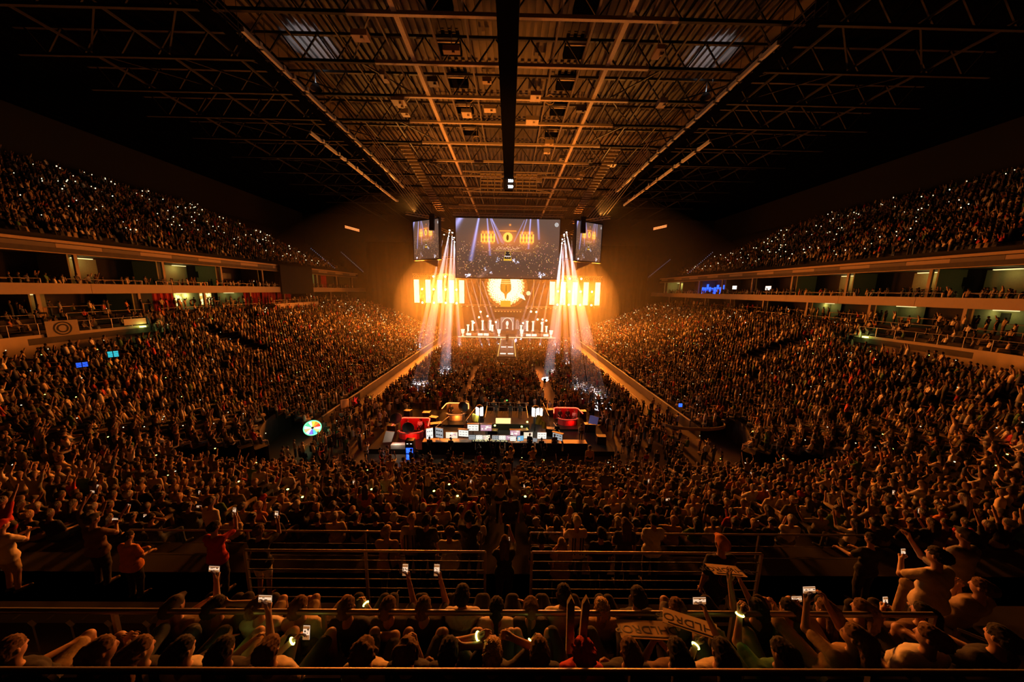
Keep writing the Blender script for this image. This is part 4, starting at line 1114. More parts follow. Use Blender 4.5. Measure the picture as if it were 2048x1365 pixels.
def analyst_pod(cx, cy_, w, d, m_led, light, label, z=DZ, seats=0):
    """U-shaped glowing-edged set with a curved desk, backdrop panels and chairs"""
    r = empty('analyst_set', (cx, cy_, z), 0, label, 'analyst set')
    pts = [(-w / 2, -d * .2), (-w / 2 * .86, d * .42), (-w / 2 * .7, d / 2), (w / 2 * .7, d / 2), (w / 2 * .86, d * .42), (w / 2, -d * .2)]
    b = MB()
    for a, c in zip(pts[1:], pts[2:-1]): b.bar((*a, .65), (*c, .65), .05, 1.25)
    b.build('back_screen', M['red'] if light[1] < .1 else M['wood'], r)
    MB().tube([(*p, 1.34) for p in pts], .05, 6).build('glowing_edge', m_led, r, label='glowing top edge')
    b = MB(); dp = [(w * .33 * math.cos(t), -d * .12 - w * .18 * math.sin(t)) for t in [PI * i / 10 for i in range(11)]]
    for a, c in zip(dp, dp[1:]): b.bar((*a, .72), (*c, .72), .4, .05)
    b.build('curved_desk', M['fascia2'], r)
    b = MB()
    for a, c in zip(dp, dp[1:]): b.bar((*a, .36), (*c, .36), .05, .66)
    b.build('desk_front', M['red'] if light[1] < .1 else M['wood'], r)
    MB().tube([(*p, .74) for p in dp], .02, 5).build('desk_glow', m_led, r)
    lamp('set_light', 'POINT', (0, -.1, 1.9), light[3], light[:3], r, size=.3)
    lamp('set_light', 'POINT', (.3, -d * .45, .5), light[3] * .5, light[:3], r, size=.15)
    return r
analyst_pod(-9.7, 30.1, 3.6, 2.8, M['red_led'], (1, .03, .015, 130), 'analyst desk set glowing red at the left end of the platform')
analyst_pod(-5.9, 34.2, 3.0, 2.6, M['orange_led'], (1, .30, .05, 140), 'analyst desk set glowing orange behind the monitors', z=.7)
analyst_pod(6.7, 33.2, 3.2, 2.4, M['red_led'], (1, .04, .02, 50), 'analyst desk set edged with red light at the right end of the platform', z=.7)
MB().box((-5.9, 34.2, .6), (4, 3.6, .2)).build('set_riser', M['black'], label='black riser under the orange analyst desk set', cat='riser')
MB().box((6.7, 33.2, .6), (4, 3.2, .2)).build('set_riser', M['black'], label='black riser under the right-hand red analyst desk set', cat='riser')
# round dark umbrella lamps (soft boxes) seen from behind
for i, (x, y, z, rz, tgt) in enumerate(((-11.2, 29.9, 2.4, .5, 'left of the red analyst set'), (-9.6, 28.6, 2.0, 0, 'before the red analyst set'), (-4.9, 32.8, 2.6, -.3, 'beside the orange analyst set'))):
    r = empty('softbox_lamp', (x, y, DZ), rz, 'round black soft light seen from behind, %s' % tgt, 'soft light', 'round soft lights on stands')
    b = MB(); b.lathe([(0, -.28), (.12, -.26), (.55, 0), (.58, .05)], n=18)
    o = b.build('hood', M['black'], r, loc=(0, 0, z - DZ)); o.rotation_euler = (-PI / 2, 0, 0)
    b = MB(); b.tube([(.58 * math.cos(a * PI / 12), .0, z - DZ + .58 * math.sin(a * PI / 12)) for a in range(25)], .014, 4, close=False); b.build('rim', M['rail'], r, loc=(0, .06, 0))
    b = MB(); b.tube([(0, -.1, z - DZ), (0, -.1, .5)], .02, 6)
    for q in range(3): b.tube([(0, -.1, .6), (.45 * math.cos(q * 2.1), -.1 + .45 * math.sin(q * 2.1), .02)], .014, 5)
    b.build('stand', M['black_metal'], r)
# white and pale props at the red set
b = MB(); b.prism([(-.55, 0), (.25, 0), (.6, 1.0), (-.2, 1.15)], 0, .04); b.build('slanting_board', M['white'], label='slanting pale panel with a dark mark at the left end of the red set', cat='panel', loc=(-11.4, 28.3, .7), rz=.2)
MB().box((0, 0, .2), (1.7, .5, .4)).build('prop_table', M['white'], label='low white table lit by a small lamp in front of the red set', cat='table', loc=(-10.0, 27.6, DZ))
lamp('set_light', 'POINT', (-10.3, 27.2, 1.4), 30, (1, .75, .55), size=.08)
# blue lit amplifier rack on the floor
r = empty('amplifier_rack', (-8.75, 26.2, 0), 0, 'tall black rack with blue glowing panels before the platform', 'rack')
MB().box((0, .35, .95), (.75, .6, 1.9)).build('rack_case', M['black_metal'], r)
for j in range(2):
    f_ = MB().box((0, .03, .35 + j * .62), (.6, .03, .5)).build('blue_panel', M['blue_led'], r, label='blue glowing panel')
    b = MB(); rr = random.Random(j)
    for q in range(9): b.box((rr.uniform(-.24, .24), .0, .35 + j * .62 + rr.uniform(-.2, .2)), (rr.uniform(.03, .12), .02, .03))
    b.build('indicator', M['lens_white'] if False else SCR[4], f_)
for sx in (-1, 1): MB().box((sx * .16, .03, 1.62), (.14, .03, .06)).build('small_lamp', SCR[0], r)
# camera platform with rails, flags, lanterns
r = empty('camera_platform', (-.1, 33.2, DZ), 0, 'raised camera platform with pipe rails in the middle', 'camera platform')
MB().box((0, .2, .35), (4.9, 3.6, .7)).build('deck', M['black'], r)
b = MB()
for z in (.7 + .55, .7 + 1.1): b.tube([(-2.3, 1.9, z), (2.3, 1.9, z)], .03, 6)
b.build('top_rail', M['rail'], r)
for x in (-2.3, -.9, .9, 2.3): MB().box((x, 1.9, 1.25), (.06, .06, 1.1)).build('post', M['rail'], r)
b = MB(); b.tube([(-2.3, -1.5, 1.4), (-2.3, 1.9, 1.4)], .03, 6); b.tube([(2.3, -1.5, 1.4), (2.3, 1.9, 1.4)], .03, 6); b.build('side_rail', M['rail'], r)
MB().box((-.35, -1.35, .95), (1.6, .3, .5)).build('lit_counter', mat('lit_counter', (.3, .2, .1), .5, emit=(1, .62, .25), estr=1.5, var=0), r, label='glowing orange counter front')
for i, (x, y) in enumerate(((-.3, 34.3), (1.3, 34.0), (-1.6, 34.2))):
    r = empty('broadcast_camera', (x, y, 1.2), 0, 'broadcast camera on a tripod on the middle platform, %s' % ('centre one', 'one nearer the right rail', 'one nearer the left rail')[i], 'camera', 'broadcast cameras')
    b = MB()
    for q in range(3): b.tube([(0, 0, 1.15), (.4 * math.cos(q * 2.1 + .5), .4 * math.sin(q * 2.1 + .5), 0)], .025, 5)
    b.build('tripod', M['black_metal'], r)
    b = MB(); b.box((0, 0, 1.35), (.26, .5, .34)); b.box((0, .45, 1.37), (.2, .5, .22)); b.box((-.2, -.25, 1.45), (.16, .12, .14)); b.build('camera_body', M['black_metal'], r)
for i, x in enumerate((-2.95, 2.95)):
    r = empty('lantern', (x, 31.4, DZ), 0, 'tall white glowing lantern box on a post, %s of the camera platform' % ('left', 'right')[i], 'lantern', 'white lanterns on the platform')
    MB().box((0, 0, .9), (.07, .07, 1.8)).build('post', M['black_metal'], r)
    wl = mat('lantern_glow', (.2, .2, .2), .4, emit=(1, .95, .85), estr=7, var=0) if i == 0 else bpy.data.materials['lantern_glow']
    for q in (-1, 1): MB().box((q * .22, 0, 2.2), (.28, .35, .9)).build('glowing_panel', wl, r, label='white glowing panel')
    if i: MB().box((.62, .1, 2.15), (.22, .3, .7)).build('glowing_panel', wl, r, label='white glowing panel')
    MB().lathe([(0, .2), (.3, .16), (.4, 0)], n=4).build('cap', M['tan'], r, loc=(0, 0, 2.68))
    lamp('lantern_light', 'POINT', (0, -.4, 2.2), 120, (1, .93, .8), r, size=.2)
def flag(name, loc, w, h, m, label, pole=2.2, tilt=0.25, rz=0):
    r = empty(name, loc, rz, label, 'flag')
    MB().tube([(0, 0, 0), (tilt, 0, pole)], .018, 6).build('pole', M['black_metal'], r)
    V = []; n = 9
    for j in range(n):
        for i in range(n):
            u, v = i / (n - 1), j / (n - 1)
            V.append((tilt * (1 - v * h / pole) + w * u, .06 * math.sin(u * 7 + v * 2), pole - v * h - .25 * u * u * h * (1 - v * .4)))
    F = [(j * n + i, j * n + i + 1, (j + 1) * n + i + 1, (j + 1) * n + i) for j in range(n - 1) for i in range(n - 1)]
    me = bpy.data.meshes.new('cloth'); me.from_pydata(V, [], F); me.polygons.foreach_set('use_smooth', [True] * len(F))
    me.materials.append(m); o = bpy.data.objects.new('cloth', me); COL.objects.link(o); o.parent = r
    so = o.modifiers.new('thick', 'SOLIDIFY'); so.thickness = .01
    return r
flag('hand_flag', (-3.9, 31.2, DZ), .7, .9, M['yellow'], 'yellow-green flag left of the camera platform', 2.0, .2)
flag('hand_flag', (2.7, 30.3, DZ), .6, 1.0, M['yellow'], 'pointed yellow-green flag right of the camera platform', 2.3, .3)
flag('hand_flag', (3.6, 30.2, DZ), .5, .8, M['yellow'], 'small yellow flag beside the right lantern', 1.7, -.1)
flag('hand_flag', (8.2, 30.6, DZ), .95, .9, mat('lilac_cloth', (.35, .33, .75), .8, emit=(.3, .3, .8), estr=.12, var=0), 'lilac diamond flag at the right end of the platform', 2.2, .3)
flag('wall_flag', (-19.3, 34.6, 0.6), 1.3, 1.1, M['tan'], 'draped pale flag tied to the left floor boards', 1.9, .05, 1.3)
# yellow beacon lamps
for i, (x, y, z) in enumerate(((-2.2, 30.9, 1.3), (-1.3, 30.9, 1.3), (1.5, 30.7, 1.3), (2.1, 31.2, 1.6), (-.1, 35.2, 2.5))):
    o = MB().lathe([(0, .12), (.08, .1), (.1, 0), (0, 0)], n=8).build('beacon', M['glow_green'] if i != 4 else mat('green_glow', (.02, .1, .02), .4, emit=(.1, 1, .2), estr=1.2, var=0), label='small %s beacon lamp on the platform, %s one' % ('green' if i == 4 else 'yellow', ORD[i]), cat='beacon', group='beacon lamps on the platform', loc=(x, y, z))
    if i < 4: lamp('beacon_light', 'POINT', (0, -.2, .1), 10, (1, .85, .1), o, size=.05)
# ramps and fences round the platform
for i, (p, q) in enumerate((((-4.4, 31.5), (-3.7, 35.5)), ((-7.2, 29.8), (-6.4, 32.6)), ((5.2, 29.0), (4.9, 31.2)), ((4.6, 33.0), (4.4, 37)))):
    railing('platform_railing', p, q, DZ, 1.1, 2, 'pipe railing %s' % ('between the orange set and the camera platform', 'beside the left desks', 'beside the right desks', 'along the aisle at the right of the platform')[i], 'pipe railings of the platform', 1.2)
b = MB(); b.box((0, 0, .5), (7.5, .06, 1.0)); b.build('barrier_cloth', M['black'], label='black-clad barrier behind the camera platform', cat='barrier', loc=(-.3, 37.6, 0))
for i, (x, w) in enumerate(((-12.5, 8), (9.5, 8))):
    railing('crowd_barrier', (x - w / 2, 37.9), (x + w / 2, 37.9), 0, 1.1, 5, 'steel crowd barrier closing the floor seats on the %s' % ('left', 'right')[i], 'steel crowd barriers', 2.0)
rr = random.Random(21)
for i in range(14):
    x, y = rr.choice([(-12.0, 31), (-7.6, 31.5), (-8.3, 33.5), (4.6, 30.6), (8.8, 31.5), (-1.5, 30.6), (1.6, 29.9), (-11.5, 34.5), (3.4, 33.5), (8.9, 35.2), (-3.2, 34.6), (5.1, 35.8), (-9.5, 35), (9.3, 29)][i:i + 1])
    w, h = rr.uniform(.7, 1.2), rr.uniform(.5, 1.1)
    r = empty('flight_case', (x, y, DZ), rr.uniform(-.3, .3), 'black flight case on the control platform, %s counting across' % ORD[i], 'flight case', 'flight cases on the platform')
    MB().box((0, 0, h / 2), (w, .6, h)).build('case_body', M['black_metal'], r)
    b = MB()
    for sx in (-1, 1):
        for sy in (-1, 1): b.box((sx * w / 2, sy * .3, h / 2), (.04, .04, h + .02))
    b.build('corner_trim', M['rail'], r)
# prize wheel with coloured lit segments
r = empty('prize_wheel', (-18.9, 28.8, 0), math.radians(35), 'round prize wheel with glowing rainbow segments', 'prize wheel')
MB().tube([(0, 0, 0), (0, 0, 1.8)], .05, 6).build('stand', M['black_metal'], r)
wc = [(1, .05, .02), (1, .3, .02), (1, .7, .05), (.8, .9, .7), (.1, .9, .3), (.9, .95, 1), (.9, .5, .2), (.9, .8, .95), (.25, .15, .9), (.1, .6, .9), (.6, .9, .2), (.9, .95, .9)]
for i, c in enumerate(wc):
    a0, a1 = 2 * PI * (i + .06) / 12, 2 * PI * (i + .94) / 12
    MB().prism([(.12 * math.cos(a0), .12 * math.sin(a0)), (.66 * math.cos(a0), .66 * math.sin(a0)), (.68 * math.cos((a0 + a1) / 2), .68 * math.sin((a0 + a1) / 2)), (.66 * math.cos(a1), .66 * math.sin(a1)), (.12 * math.cos(a1), .12 * math.sin(a1))], -.05, 0).build('segment', img_mat('wheel_%d' % i, c, 1.5), r, loc=(0, 0, 1.85))
MB().tube([(.72 * math.cos(t * PI / 16), -.05, 1.85 + .72 * math.sin(t * PI / 16)) for t in range(33)], .05, 6, close=False).build('glowing_rim', img_mat('wheel_rim', (.15, 1, .35), 2.2), r, label='green glowing rim')
lamp('wheel_light', 'POINT', (0, -.6, 1.8), 10, (.3, 1, .4), r, size=.3)
# right corner counter, blue light and cyan/blue screens among the left stand
b = MB(); pts = [(3.1 * math.cos(t), 1.2 * math.sin(t)) for t in [PI + PI * i / 10 for i in range(11)]]
for a, c in zip(pts, pts[1:]): b.bar((*a, 1.0), (*c, 1.0), .08, .3)
b.build('counter_front', M['concrete'], label='curved pale counter edge in the dark right corner box', cat='counter', loc=(18.6, 29.4, 1.4))
MB().box((0, 0, 0), (.35, .1, .35)).build('blue_lamp', M['blue_led'], label='small square blue lamp above the right corner box', cat='lamp', loc=(18.6, 32.0, 3.4))
for i, (x, y, z, m_, n_) in enumerate(((-32.6, 25.6, 9.6, 'cyan_led', 5), (-33.8, 24.5, 9.0, 'blue_led', 4))):
    r = empty('slatted_light', (x, y, z), 1.0, '%s glowing slatted panel at the back of the left corner seats' % ('cyan', 'deep blue')[i], 'light panel')
    MB().box((0, .05, 0), (1.3, .06, 1.1)).build('panel_back', M['black_metal'], r)
    for j in range(n_): 
        for q in (-1, 1): MB().box((q * .3, 0, -.4 + j * .2), (.5, .03, .1)).build('light_bar', M[m_], r)
    r.scale = (.5, .5, .5)
# flags, star banner on the boards
r = empty('banner', (-19.6, 38.5, 0), 1.45, 'black banner with a jagged red mark by the left floor boards', 'banner')
MB().box((0, 0, .9), (2.4, .04, 1.6)).build('banner_cloth', M['black'], r)
st = [(0, .7), (.16, .25), (.62, .4), (.3, .0), (.55, -.5), (.08, -.2), (-.1, -.72), (-.22, -.2), (-.62, -.35), (-.35, .05), (-.55, .5), (-.12, .25)]
MB().prism([(a, c + .95) for a, c in st], -.05, -.03).build('red_mark', mat('red_mark', (.8, .02, .03), .6, emit=(1, .02, .03), estr=.25, var=0), r)

# ------------------------------------------------------------------ people: one smooth surface grown round a posed skeleton
SKIN, SHIRT, TROU, HAIR, SHOE = range(5)

def field_mesh(prims, vox, subs=()):
    """prims: (a, b, ra, rb, mat, k) tapered capsules blended together; returns verts, quads, material per vertex"""
    P = [(np.asarray(a, np.float32), np.asarray(b_, np.float32), ra, rb, m_, k_) for a, b_, ra, rb, m_, k_ in prims]
    lo = np.min([np.minimum(p[0] - p[2], p[1] - p[3]) for p in P], 0) - 3 * vox
    hi = np.max([np.maximum(p[0] + p[2], p[1] + p[3]) for p in P], 0) + 3 * vox
    n = np.ceil((hi - lo) / vox).astype(int) + 1
    F = np.full(n, 0.5, np.float32); Mt = np.zeros(n, np.uint8); best = np.full(n, 0.5, np.float32)
    ax = [lo[i] + vox * np.arange(n[i], dtype=np.float32) for i in range(3)]
    def dist(p, sl):
        a, b_, ra, rb = p[:4]
        X = ax[0][sl[0]][:, None, None] - a[0]; Y = ax[1][sl[1]][None, :, None] - a[1]; Z = ax[2][sl[2]][None, None, :] - a[2]
        ba = b_ - a; L = float(ba @ ba) + 1e-9
        h = np.clip((X * ba[0] + Y * ba[1] + Z * ba[2]) / L, 0, 1)
        return np.sqrt((X - h * ba[0]) ** 2 + (Y - h * ba[1]) ** 2 + (Z - h * ba[2]) ** 2) - (ra + (rb - ra) * h)
    def slices(p, pad):
        r = max(p[2], p[3]) + pad
        l = np.minimum(p[0], p[1]) - r; h = np.maximum(p[0], p[1]) + r
        return tuple(slice(max(0, int((l[i] - lo[i]) / vox)), max(1, min(n[i], int((h[i] - lo[i]) / vox) + 2))) for i in range(3))
    for p in P:
        k = p[5]; sl = slices(p, k + 3 * vox)
        d = dist(p, sl); f = F[sl]
        if k > 0:
            h = np.maximum(k - np.abs(d - f), 0) / k
            F[sl] = np.minimum(d, f) - h * h * k * 0.25
        else:
            F[sl] = np.minimum(d, f)
        w = d < best[sl]
        bs = best[sl]; bs[w] = d[w]; Mt[sl][w] = p[4]
    for a, b_, ra, rb in subs:
        p = (np.asarray(a, np.float32), np.asarray(b_, np.float32), ra, rb); sl = slices(p, 2 * vox)
        F[sl] = np.maximum(F[sl], -dist(p, sl))
    s = F < 0
    c = sum(s[i:n[0] - 1 + i, j:n[1] - 1 + j, k:n[2] - 1 + k].astype(np.int8) for i in (0, 1) for j in (0, 1) for k in (0, 1))
    act = (c > 0) & (c < 8)
    I = np.argwhere(act)
    idx = np.full(act.shape, -1, np.int32); idx[act] = np.arange(len(I))
    acc = np.zeros((len(I), 3), np.float32); cnt = np.zeros(len(I), np.float32)
    cor = [(i, j, k) for i in (0, 1) for j in (0, 1) for k in (0, 1)]
    val = {q: F[I[:, 0] + q[0], I[:, 1] + q[1], I[:, 2] + q[2]] for q in cor}
    for q in cor:
        for ax_ in range(3):
            if q[ax_]: continue
            q2 = list(q); q2[ax_] = 1; q2 = tuple(q2)
            va, vb = val[q], val[q2]
            m_ = (va < 0) != (vb < 0)
            t = np.where(m_, va / np.where(m_, va - vb, 1), 0)
            pt = np.tile(np.array(q, np.float32), (len(I), 1)); pt[:, ax_] += t
            acc[m_] += pt[m_]; cnt[m_] += 1
    V = (I + acc / np.maximum(cnt, 1)[:, None]) * vox + lo
    mt = Mt[I[:, 0], I[:, 1], I[:, 2]]
    Q = []
    for ax_ in range(3):
        u, w = [(1, 2), (2, 0), (0, 1)][ax_]
        sa = [slice(None)] * 3; sb = [slice(None)] * 3
        sa[ax_] = slice(0, n[ax_] - 1); sb[ax_] = slice(1, n[ax_])
        A, B_ = s[tuple(sa)], s[tuple(sb)]
        E_ = np.argwhere(A != B_)
        E_ = E_[(E_[:, u] > 0) & (E_[:, w] > 0) & (E_[:, u] < n[u] - 1) & (E_[:, w] < n[w] - 1)]
        fl = A[E_[:, 0], E_[:, 1], E_[:, 2]]
        def cell(du, dw):
            e = E_.copy(); e[:, u] -= du; e[:, w] -= dw
            return idx[e[:, 0], e[:, 1], e[:, 2]]
        q = np.stack([cell(1, 1), cell(0, 1), cell(0, 0), cell(1, 0)], 1)
        q[~fl] = q[~fl][:, ::-1]
        Q.append(q)
    return V, np.concatenate(Q), mt

def ik(S, T, l1, l2, pole):
    S, T, pole = Vector(S), Vector(T), Vector(pole)
    d = T - S; L = min(d.length, (l1 + l2) * .995); dn = d.normalized()
    a = (l1 * l1 - l2 * l2 + L * L) / (2 * L); h = math.sqrt(max(0, l1 * l1 - a * a))
    pp = (pole - dn * pole.dot(dn)); pp = pp.normalized() if pp.length > 1e-4 else Vector((0, 0, -1))
    return S + dn * a + pp * h, S + dn * L

ARMS = dict(lap=(-.04, .30, -.36), clap=(-.17, .34, -.14), phone=(-.06, .40, .20), phone_low=(-.13, .34, -.10), up=(.10, .14, .50), up2=(.22, .05, .46), side=(.07, .03, -.54), head=(-.05, .03, .26),
            chin=(-.15, .2, .04), cross=(-.24, .22, -.22), rail=(.02, .40, -.30), knee=(.02, .42, -.30), wide=(.34, .22, .12), point=(.12, .50, .10))

def person(pose, vox=.02, hero=False):
    """returns dict of prims per part in a local frame: faces +Y, floor z = 0"""
    g = lambda k_, d: pose.get(k_, d)
    sc = g('size', 1.0); sit = g('sit', True); rec = g('rec', (.34 if hero else .18) if sit else 0.0)
    hz = .54 if sit else .93
    P0 = Vector((0, 0, hz)); u = Vector((0, -math.sin(rec), math.cos(rec))); f = Vector((0, math.cos(rec), math.sin(rec))); x = Vector((1, 0, 0))
    waist = P0 + u * .17; chest = P0 + u * .36; neck = P0 + u * .50
    yaw, nod = g('yaw', 0), g('nod', 0)
    hd_ = Vector((0, math.cos(nod), math.sin(nod))); hu = Vector((0, -math.sin(nod), math.cos(nod)))
    Rz = Matrix.Rotation(yaw, 3, 'Z'); hf = Rz @ hd_; hup = Rz @ hu; hx = Rz @ x
    head = neck + u * .06 + Vector((0, .03, .125))
    fat = g('fat', 1.0)
    body = []; shirt = []; trou = []; hair = []; shoes = [[], []]
    T = [(P0 - x * .09, P0 + x * .09, .115, .115), (waist - x * .05, waist + x * .05, .115 * fat, .115 * fat), (chest - x * .08, chest + x * .08, .118, .118), (neck - u * .07 - x * .15, neck - u * .07 + x * .15, .058, .058),
         (P0, chest, .125 * fat, .12)]
    k1 = .05
    for a, b_, ra, rb in T:
        body.append((a, b_, ra * .93, rb * .93, SHIRT, k1)); shirt.append((a, b_, ra, rb, SHIRT, k1))
    shirt.append((P0 - u * .06 - x * .085, P0 - u * .06 + x * .085, .131 * fat, .131 * fat, SHIRT, .03))
    body.append((neck - u * .03, head - Vector((0, 0, .04)), .056, .05, SKIN, .03))
    sk = head - hf * .02 + hup * .02
    body += [(sk - hf * .02, sk + hf * .03, .088, .082, SKIN, .02), (head - hup * .06 + hf * .045, head - hup * .02 + hf * .03, .048, .06, SKIN, .04)]
    if hero:
        body += [(head + hf * .095 + hup * .015, head + hf * .108 - hup * .022, .009, .013, SKIN, .02), (head + hx * .083 - hup * .01, head + hx * .086 + hup * .02, .014, .017, SKIN, .01), (head - hx * .083 - hup * .01, head - hx * .086 + hup * .02, .014, .017, SKIN, .01),
                 (head + hf * .082 - hup * .05 - hx * .018, head + hf * .082 - hup * .05 + hx * .018, .012, .012, SKIN, .012)]
    hl = g('hair', 'short')
    if hl != 'bald':
        hair += [(sk - hf * .03 + hup * .012, sk + hf * .03 + hup * .03, .096, .087, HAIR, .02)]
        if hl == 'bun': hair.append((sk - hf * .10 + hup * .08, sk - hf * .10 + hup * .09, .04, .04, HAIR, .02))
        if hl in ('long', 'pony'):
            back = sk - hf * .07; w_ = .05 if hl == 'long' else 0
            for q in ((-1, 1) if w_ else (0,)):
                hair.append((back + hx * w_ * q, back + hx * w_ * q - Vector((0, .05, .30)) + hf * .0, .06 if w_ else .035, .045 if w_ else .02, HAIR, .03))
        if hl == 'curly':
            r_ = random.Random(g('seed', 1))
            for q in range(46):
                t_, p_ = r_.uniform(0, 2 * PI), r_.uniform(-.2, 1)
                v_ = (hx * math.cos(t_) + hf * math.sin(t_)) * math.sqrt(1 - min(1, p_ * p_)) + hup * p_
                if v_.dot(hf) > .55: continue
                c_ = sk + v_ * .105; hair.append((c_, c_ + hup * .001, .026, .026, HAIR, .006))
        if hl in ('cap', 'cap_back'):
            dd = hf if hl == 'cap' else -hf
            hair.append((sk + hup * .06 + dd * .07, sk + hup * .05 + dd * .15, .022, .016, HAIR, .015)); hair.append((sk + hup * .06 + dd * .07 + hx * .04, sk + hup * .05 + dd * .14 + hx * .03, .02, .014, HAIR, .015)); hair.append((sk + hup * .06 + dd * .07 - hx * .04, sk + hup * .05 + dd * .14 - hx * .03, .02, .014, HAIR, .015))
    hands = {}
    for sgn, key in ((-1, 'L'), (1, 'R')):
        S = neck - u * .06 + x * sgn * .175
        am = g(key, 'lap'); off = ARMS[am] if isinstance(am, str) else am
        off = Vector((off[0] * sgn, off[1], off[2])); pole = Vector((sgn * (.9 if am in ('head', 'clap', 'phone_low', 'cross') else .35), -.25, -.8 if am not in ('up', 'up2', 'head') else .2))
        if am == 'head': pole = Vector((sgn, .3, .1))
        El, W = ik(S, S + off, .29, .26, pole)
        body += [(S, El, .052, .041, SHIRT if not hero else SKIN, .03), (El, W, .042, .027, SKIN, .015)]
        sl_end = S.lerp(El, .72 if not g('long_sleeve', False) else 1.0)
        shirt.append((S, sl_end, .068, .062, SHIRT, .04))
        if g('long_sleeve', False): shirt.append((El, El.lerp(W, .88), .055, .04, SHIRT, .03))
        if not hero and g('long_sleeve', False): body.append((El, El.lerp(W, .88), .05, .036, SHIRT, .01))
        dn = (W - El).normalized()
        if am in ('up', 'up2', 'phone', 'wide'): dn = (dn + Vector((0, .1, .5))).normalized()
        if am in ('lap', 'knee', 'rail'): dn = (dn + Vector((0, .4, -.1))).normalized()
        pn = Vector((-sgn, .1, -.2)) if am not in ('lap', 'knee', 'rail') else Vector((0, 0, -1))
        pn = (pn - dn * pn.dot(dn)).normalized(); sd = dn.cross(pn).normalized()
        kn = W + dn * .085
        hands[key] = (kn + pn * .03, dn, pn)
        if hero:
            for q in (-1, 1): body.append((W + sd * .012 * q, kn + sd * .026 * q, .018, .016, SKIN, .014))
            curl = g('curl', .7) if am not in ('up', 'up2', 'wide', 'clap') else .25
            for q, L in zip((-1.5, -.5, .5, 1.5), (.066, .078, .083, .074)):
                b0 = kn + sd * .021 * q; sp = (dn + sd * .07 * q * (1 if curl < .5 else .2)).normalized()
                d1 = (sp * math.cos(curl) + pn * math.sin(curl)).normalized(); d2 = (sp * math.cos(curl * 2.1) + pn * math.sin(curl * 2.1)).normalized()
                m_ = b0 + d1 * L * .55; body += [(b0, m_, .0098, .009, SKIN, .004), (m_, m_ + d2 * L * .45, .009, .0078, SKIN, .003)]
            t0 = W + dn * .025 + sd * .024 * (-1 if True else 1); t1 = t0 - sd * .03 + dn * .032 + pn * .012; body += [(t0, t1, .013, .0105, SKIN, .008), (t1, t1 + dn * .026 + pn * .012, .0105, .009, SKIN, .003)]
        else:
            body.append((W, kn + dn * .05, .03, .026, SKIN, .01))
    spread = g('spread', .19 if hero else .14); lift = g('lift', .12 if hero else 0.0)
    for qi, sgn in enumerate((-1, 1)):
        Hp = P0 + x * sgn * .09
        if sit:
            kx = sgn * (spread + g('asym', 0) * sgn); K = Vector((kx, .43, .53 + lift)); A = Vector((kx * g('feet', 1.0), .45 + g('reach', .02), .09))
            if g('crossed', False) and sgn > 0: K = Vector((.05, .42, .62)); A = Vector((-.26, .50, .52))
        else:
            st = g('stride', 0) * sgn; K = Vector((sgn * .1, .03 + st * .5, .50)); A = Vector((sgn * .11, -.02 + st, .09))
        toe = A + Vector((sgn * .03, .16, -.045))
        body += [(Hp, K, .088 * fat ** .5, .06, TROU if not hero else SKIN, .04), (K, A, .056, .038, (TROU if not g('shorts', False) else SKIN) if not hero else SKIN, .02)]
        trou.append((Hp, K if not g('shorts', False) else Hp.lerp(K, .82), .105 * fat ** .5, .078, TROU, .03))
        if not g('shorts', False): trou.append((K, A, .072, .055, TROU, .03))
        (shoes[qi]).extend([(A - Vector((0, .03, .035)), toe, .042, .036, SHOE, .01), (A - Vector((0, 0, .01)), A - Vector((0, 0, .03)), .045, .045, SHOE, .02)])
        if not hero: body += [(A - Vector((0, .02, .03)), toe, .045, .036, SHOE, .01)]
        else: body.append((A, toe, .034, .028, SKIN, .01))
    pr_ = .125 * fat if not hero else .110 * fat
    trou.append((P0 - u * (.03 if hero else 0) - x * .085, P0 - u * (.03 if hero else 0) + x * .085, pr_, pr_, TROU, .03))
    if not hero:
        body += [(a, b_, ra * 1.0, rb, TROU, .03) for a, b_, ra, rb, m_, k_ in trou[-1:]]
        body += hair + [(a, b_, ra * .92, rb * .92, m_, k_) for a, b_, ra, rb, m_, k_ in shirt[5:]]
    faces = [(sk + hf * .125 - hup * .04, sk + hf * .13 - hup * .11, .06, .085)]
    return dict(body=body, shirt=shirt, trou=trou, hair=hair, shoes=shoes, face=faces, hands=hands, head=head, hf=hf, hx=hx, hup=hup, chest=chest, u=u, f=f)

def cloth_mat(name, c): 
    return mat('cloth_' + name, c, .9, var=.22, scale=11, bump=.8, bscale=9)
CL = dict(black=cloth_mat('black', (.016, .015, .016)), charcoal=cloth_mat('charcoal', (.05, .048, .05)), navy=cloth_mat('navy', (.02, .028, .07)), grey=cloth_mat('grey', (.22, .21, .20)), white=cloth_mat('white', (.80, .77, .72)),
          cream=cloth_mat('cream', (.70, .60, .44)), tan=cloth_mat('tan', (.42, .28, .15)), red=cloth_mat('red', (.5, .02, .03)), green=cloth_mat('green', (.05, .17, .06)), olive=cloth_mat('olive', (.14, .13, .05)), denim=cloth_mat('denim', (.06, .09, .16)),
          khaki=cloth_mat('khaki', (.4, .3, .18)), brown=cloth_mat('brown', (.13, .07, .035)), orange=cloth_mat('orange', (.6, .2, .04)), blue=cloth_mat('blue', (.05, .1, .35)))
SK = [mat('skin_fair', (.44, .25, .17), .55, var=.06), mat('skin_tan', (.32, .17, .11), .55, var=.06), mat('skin_brown', (.18, .09, .055), .55, var=.06)]
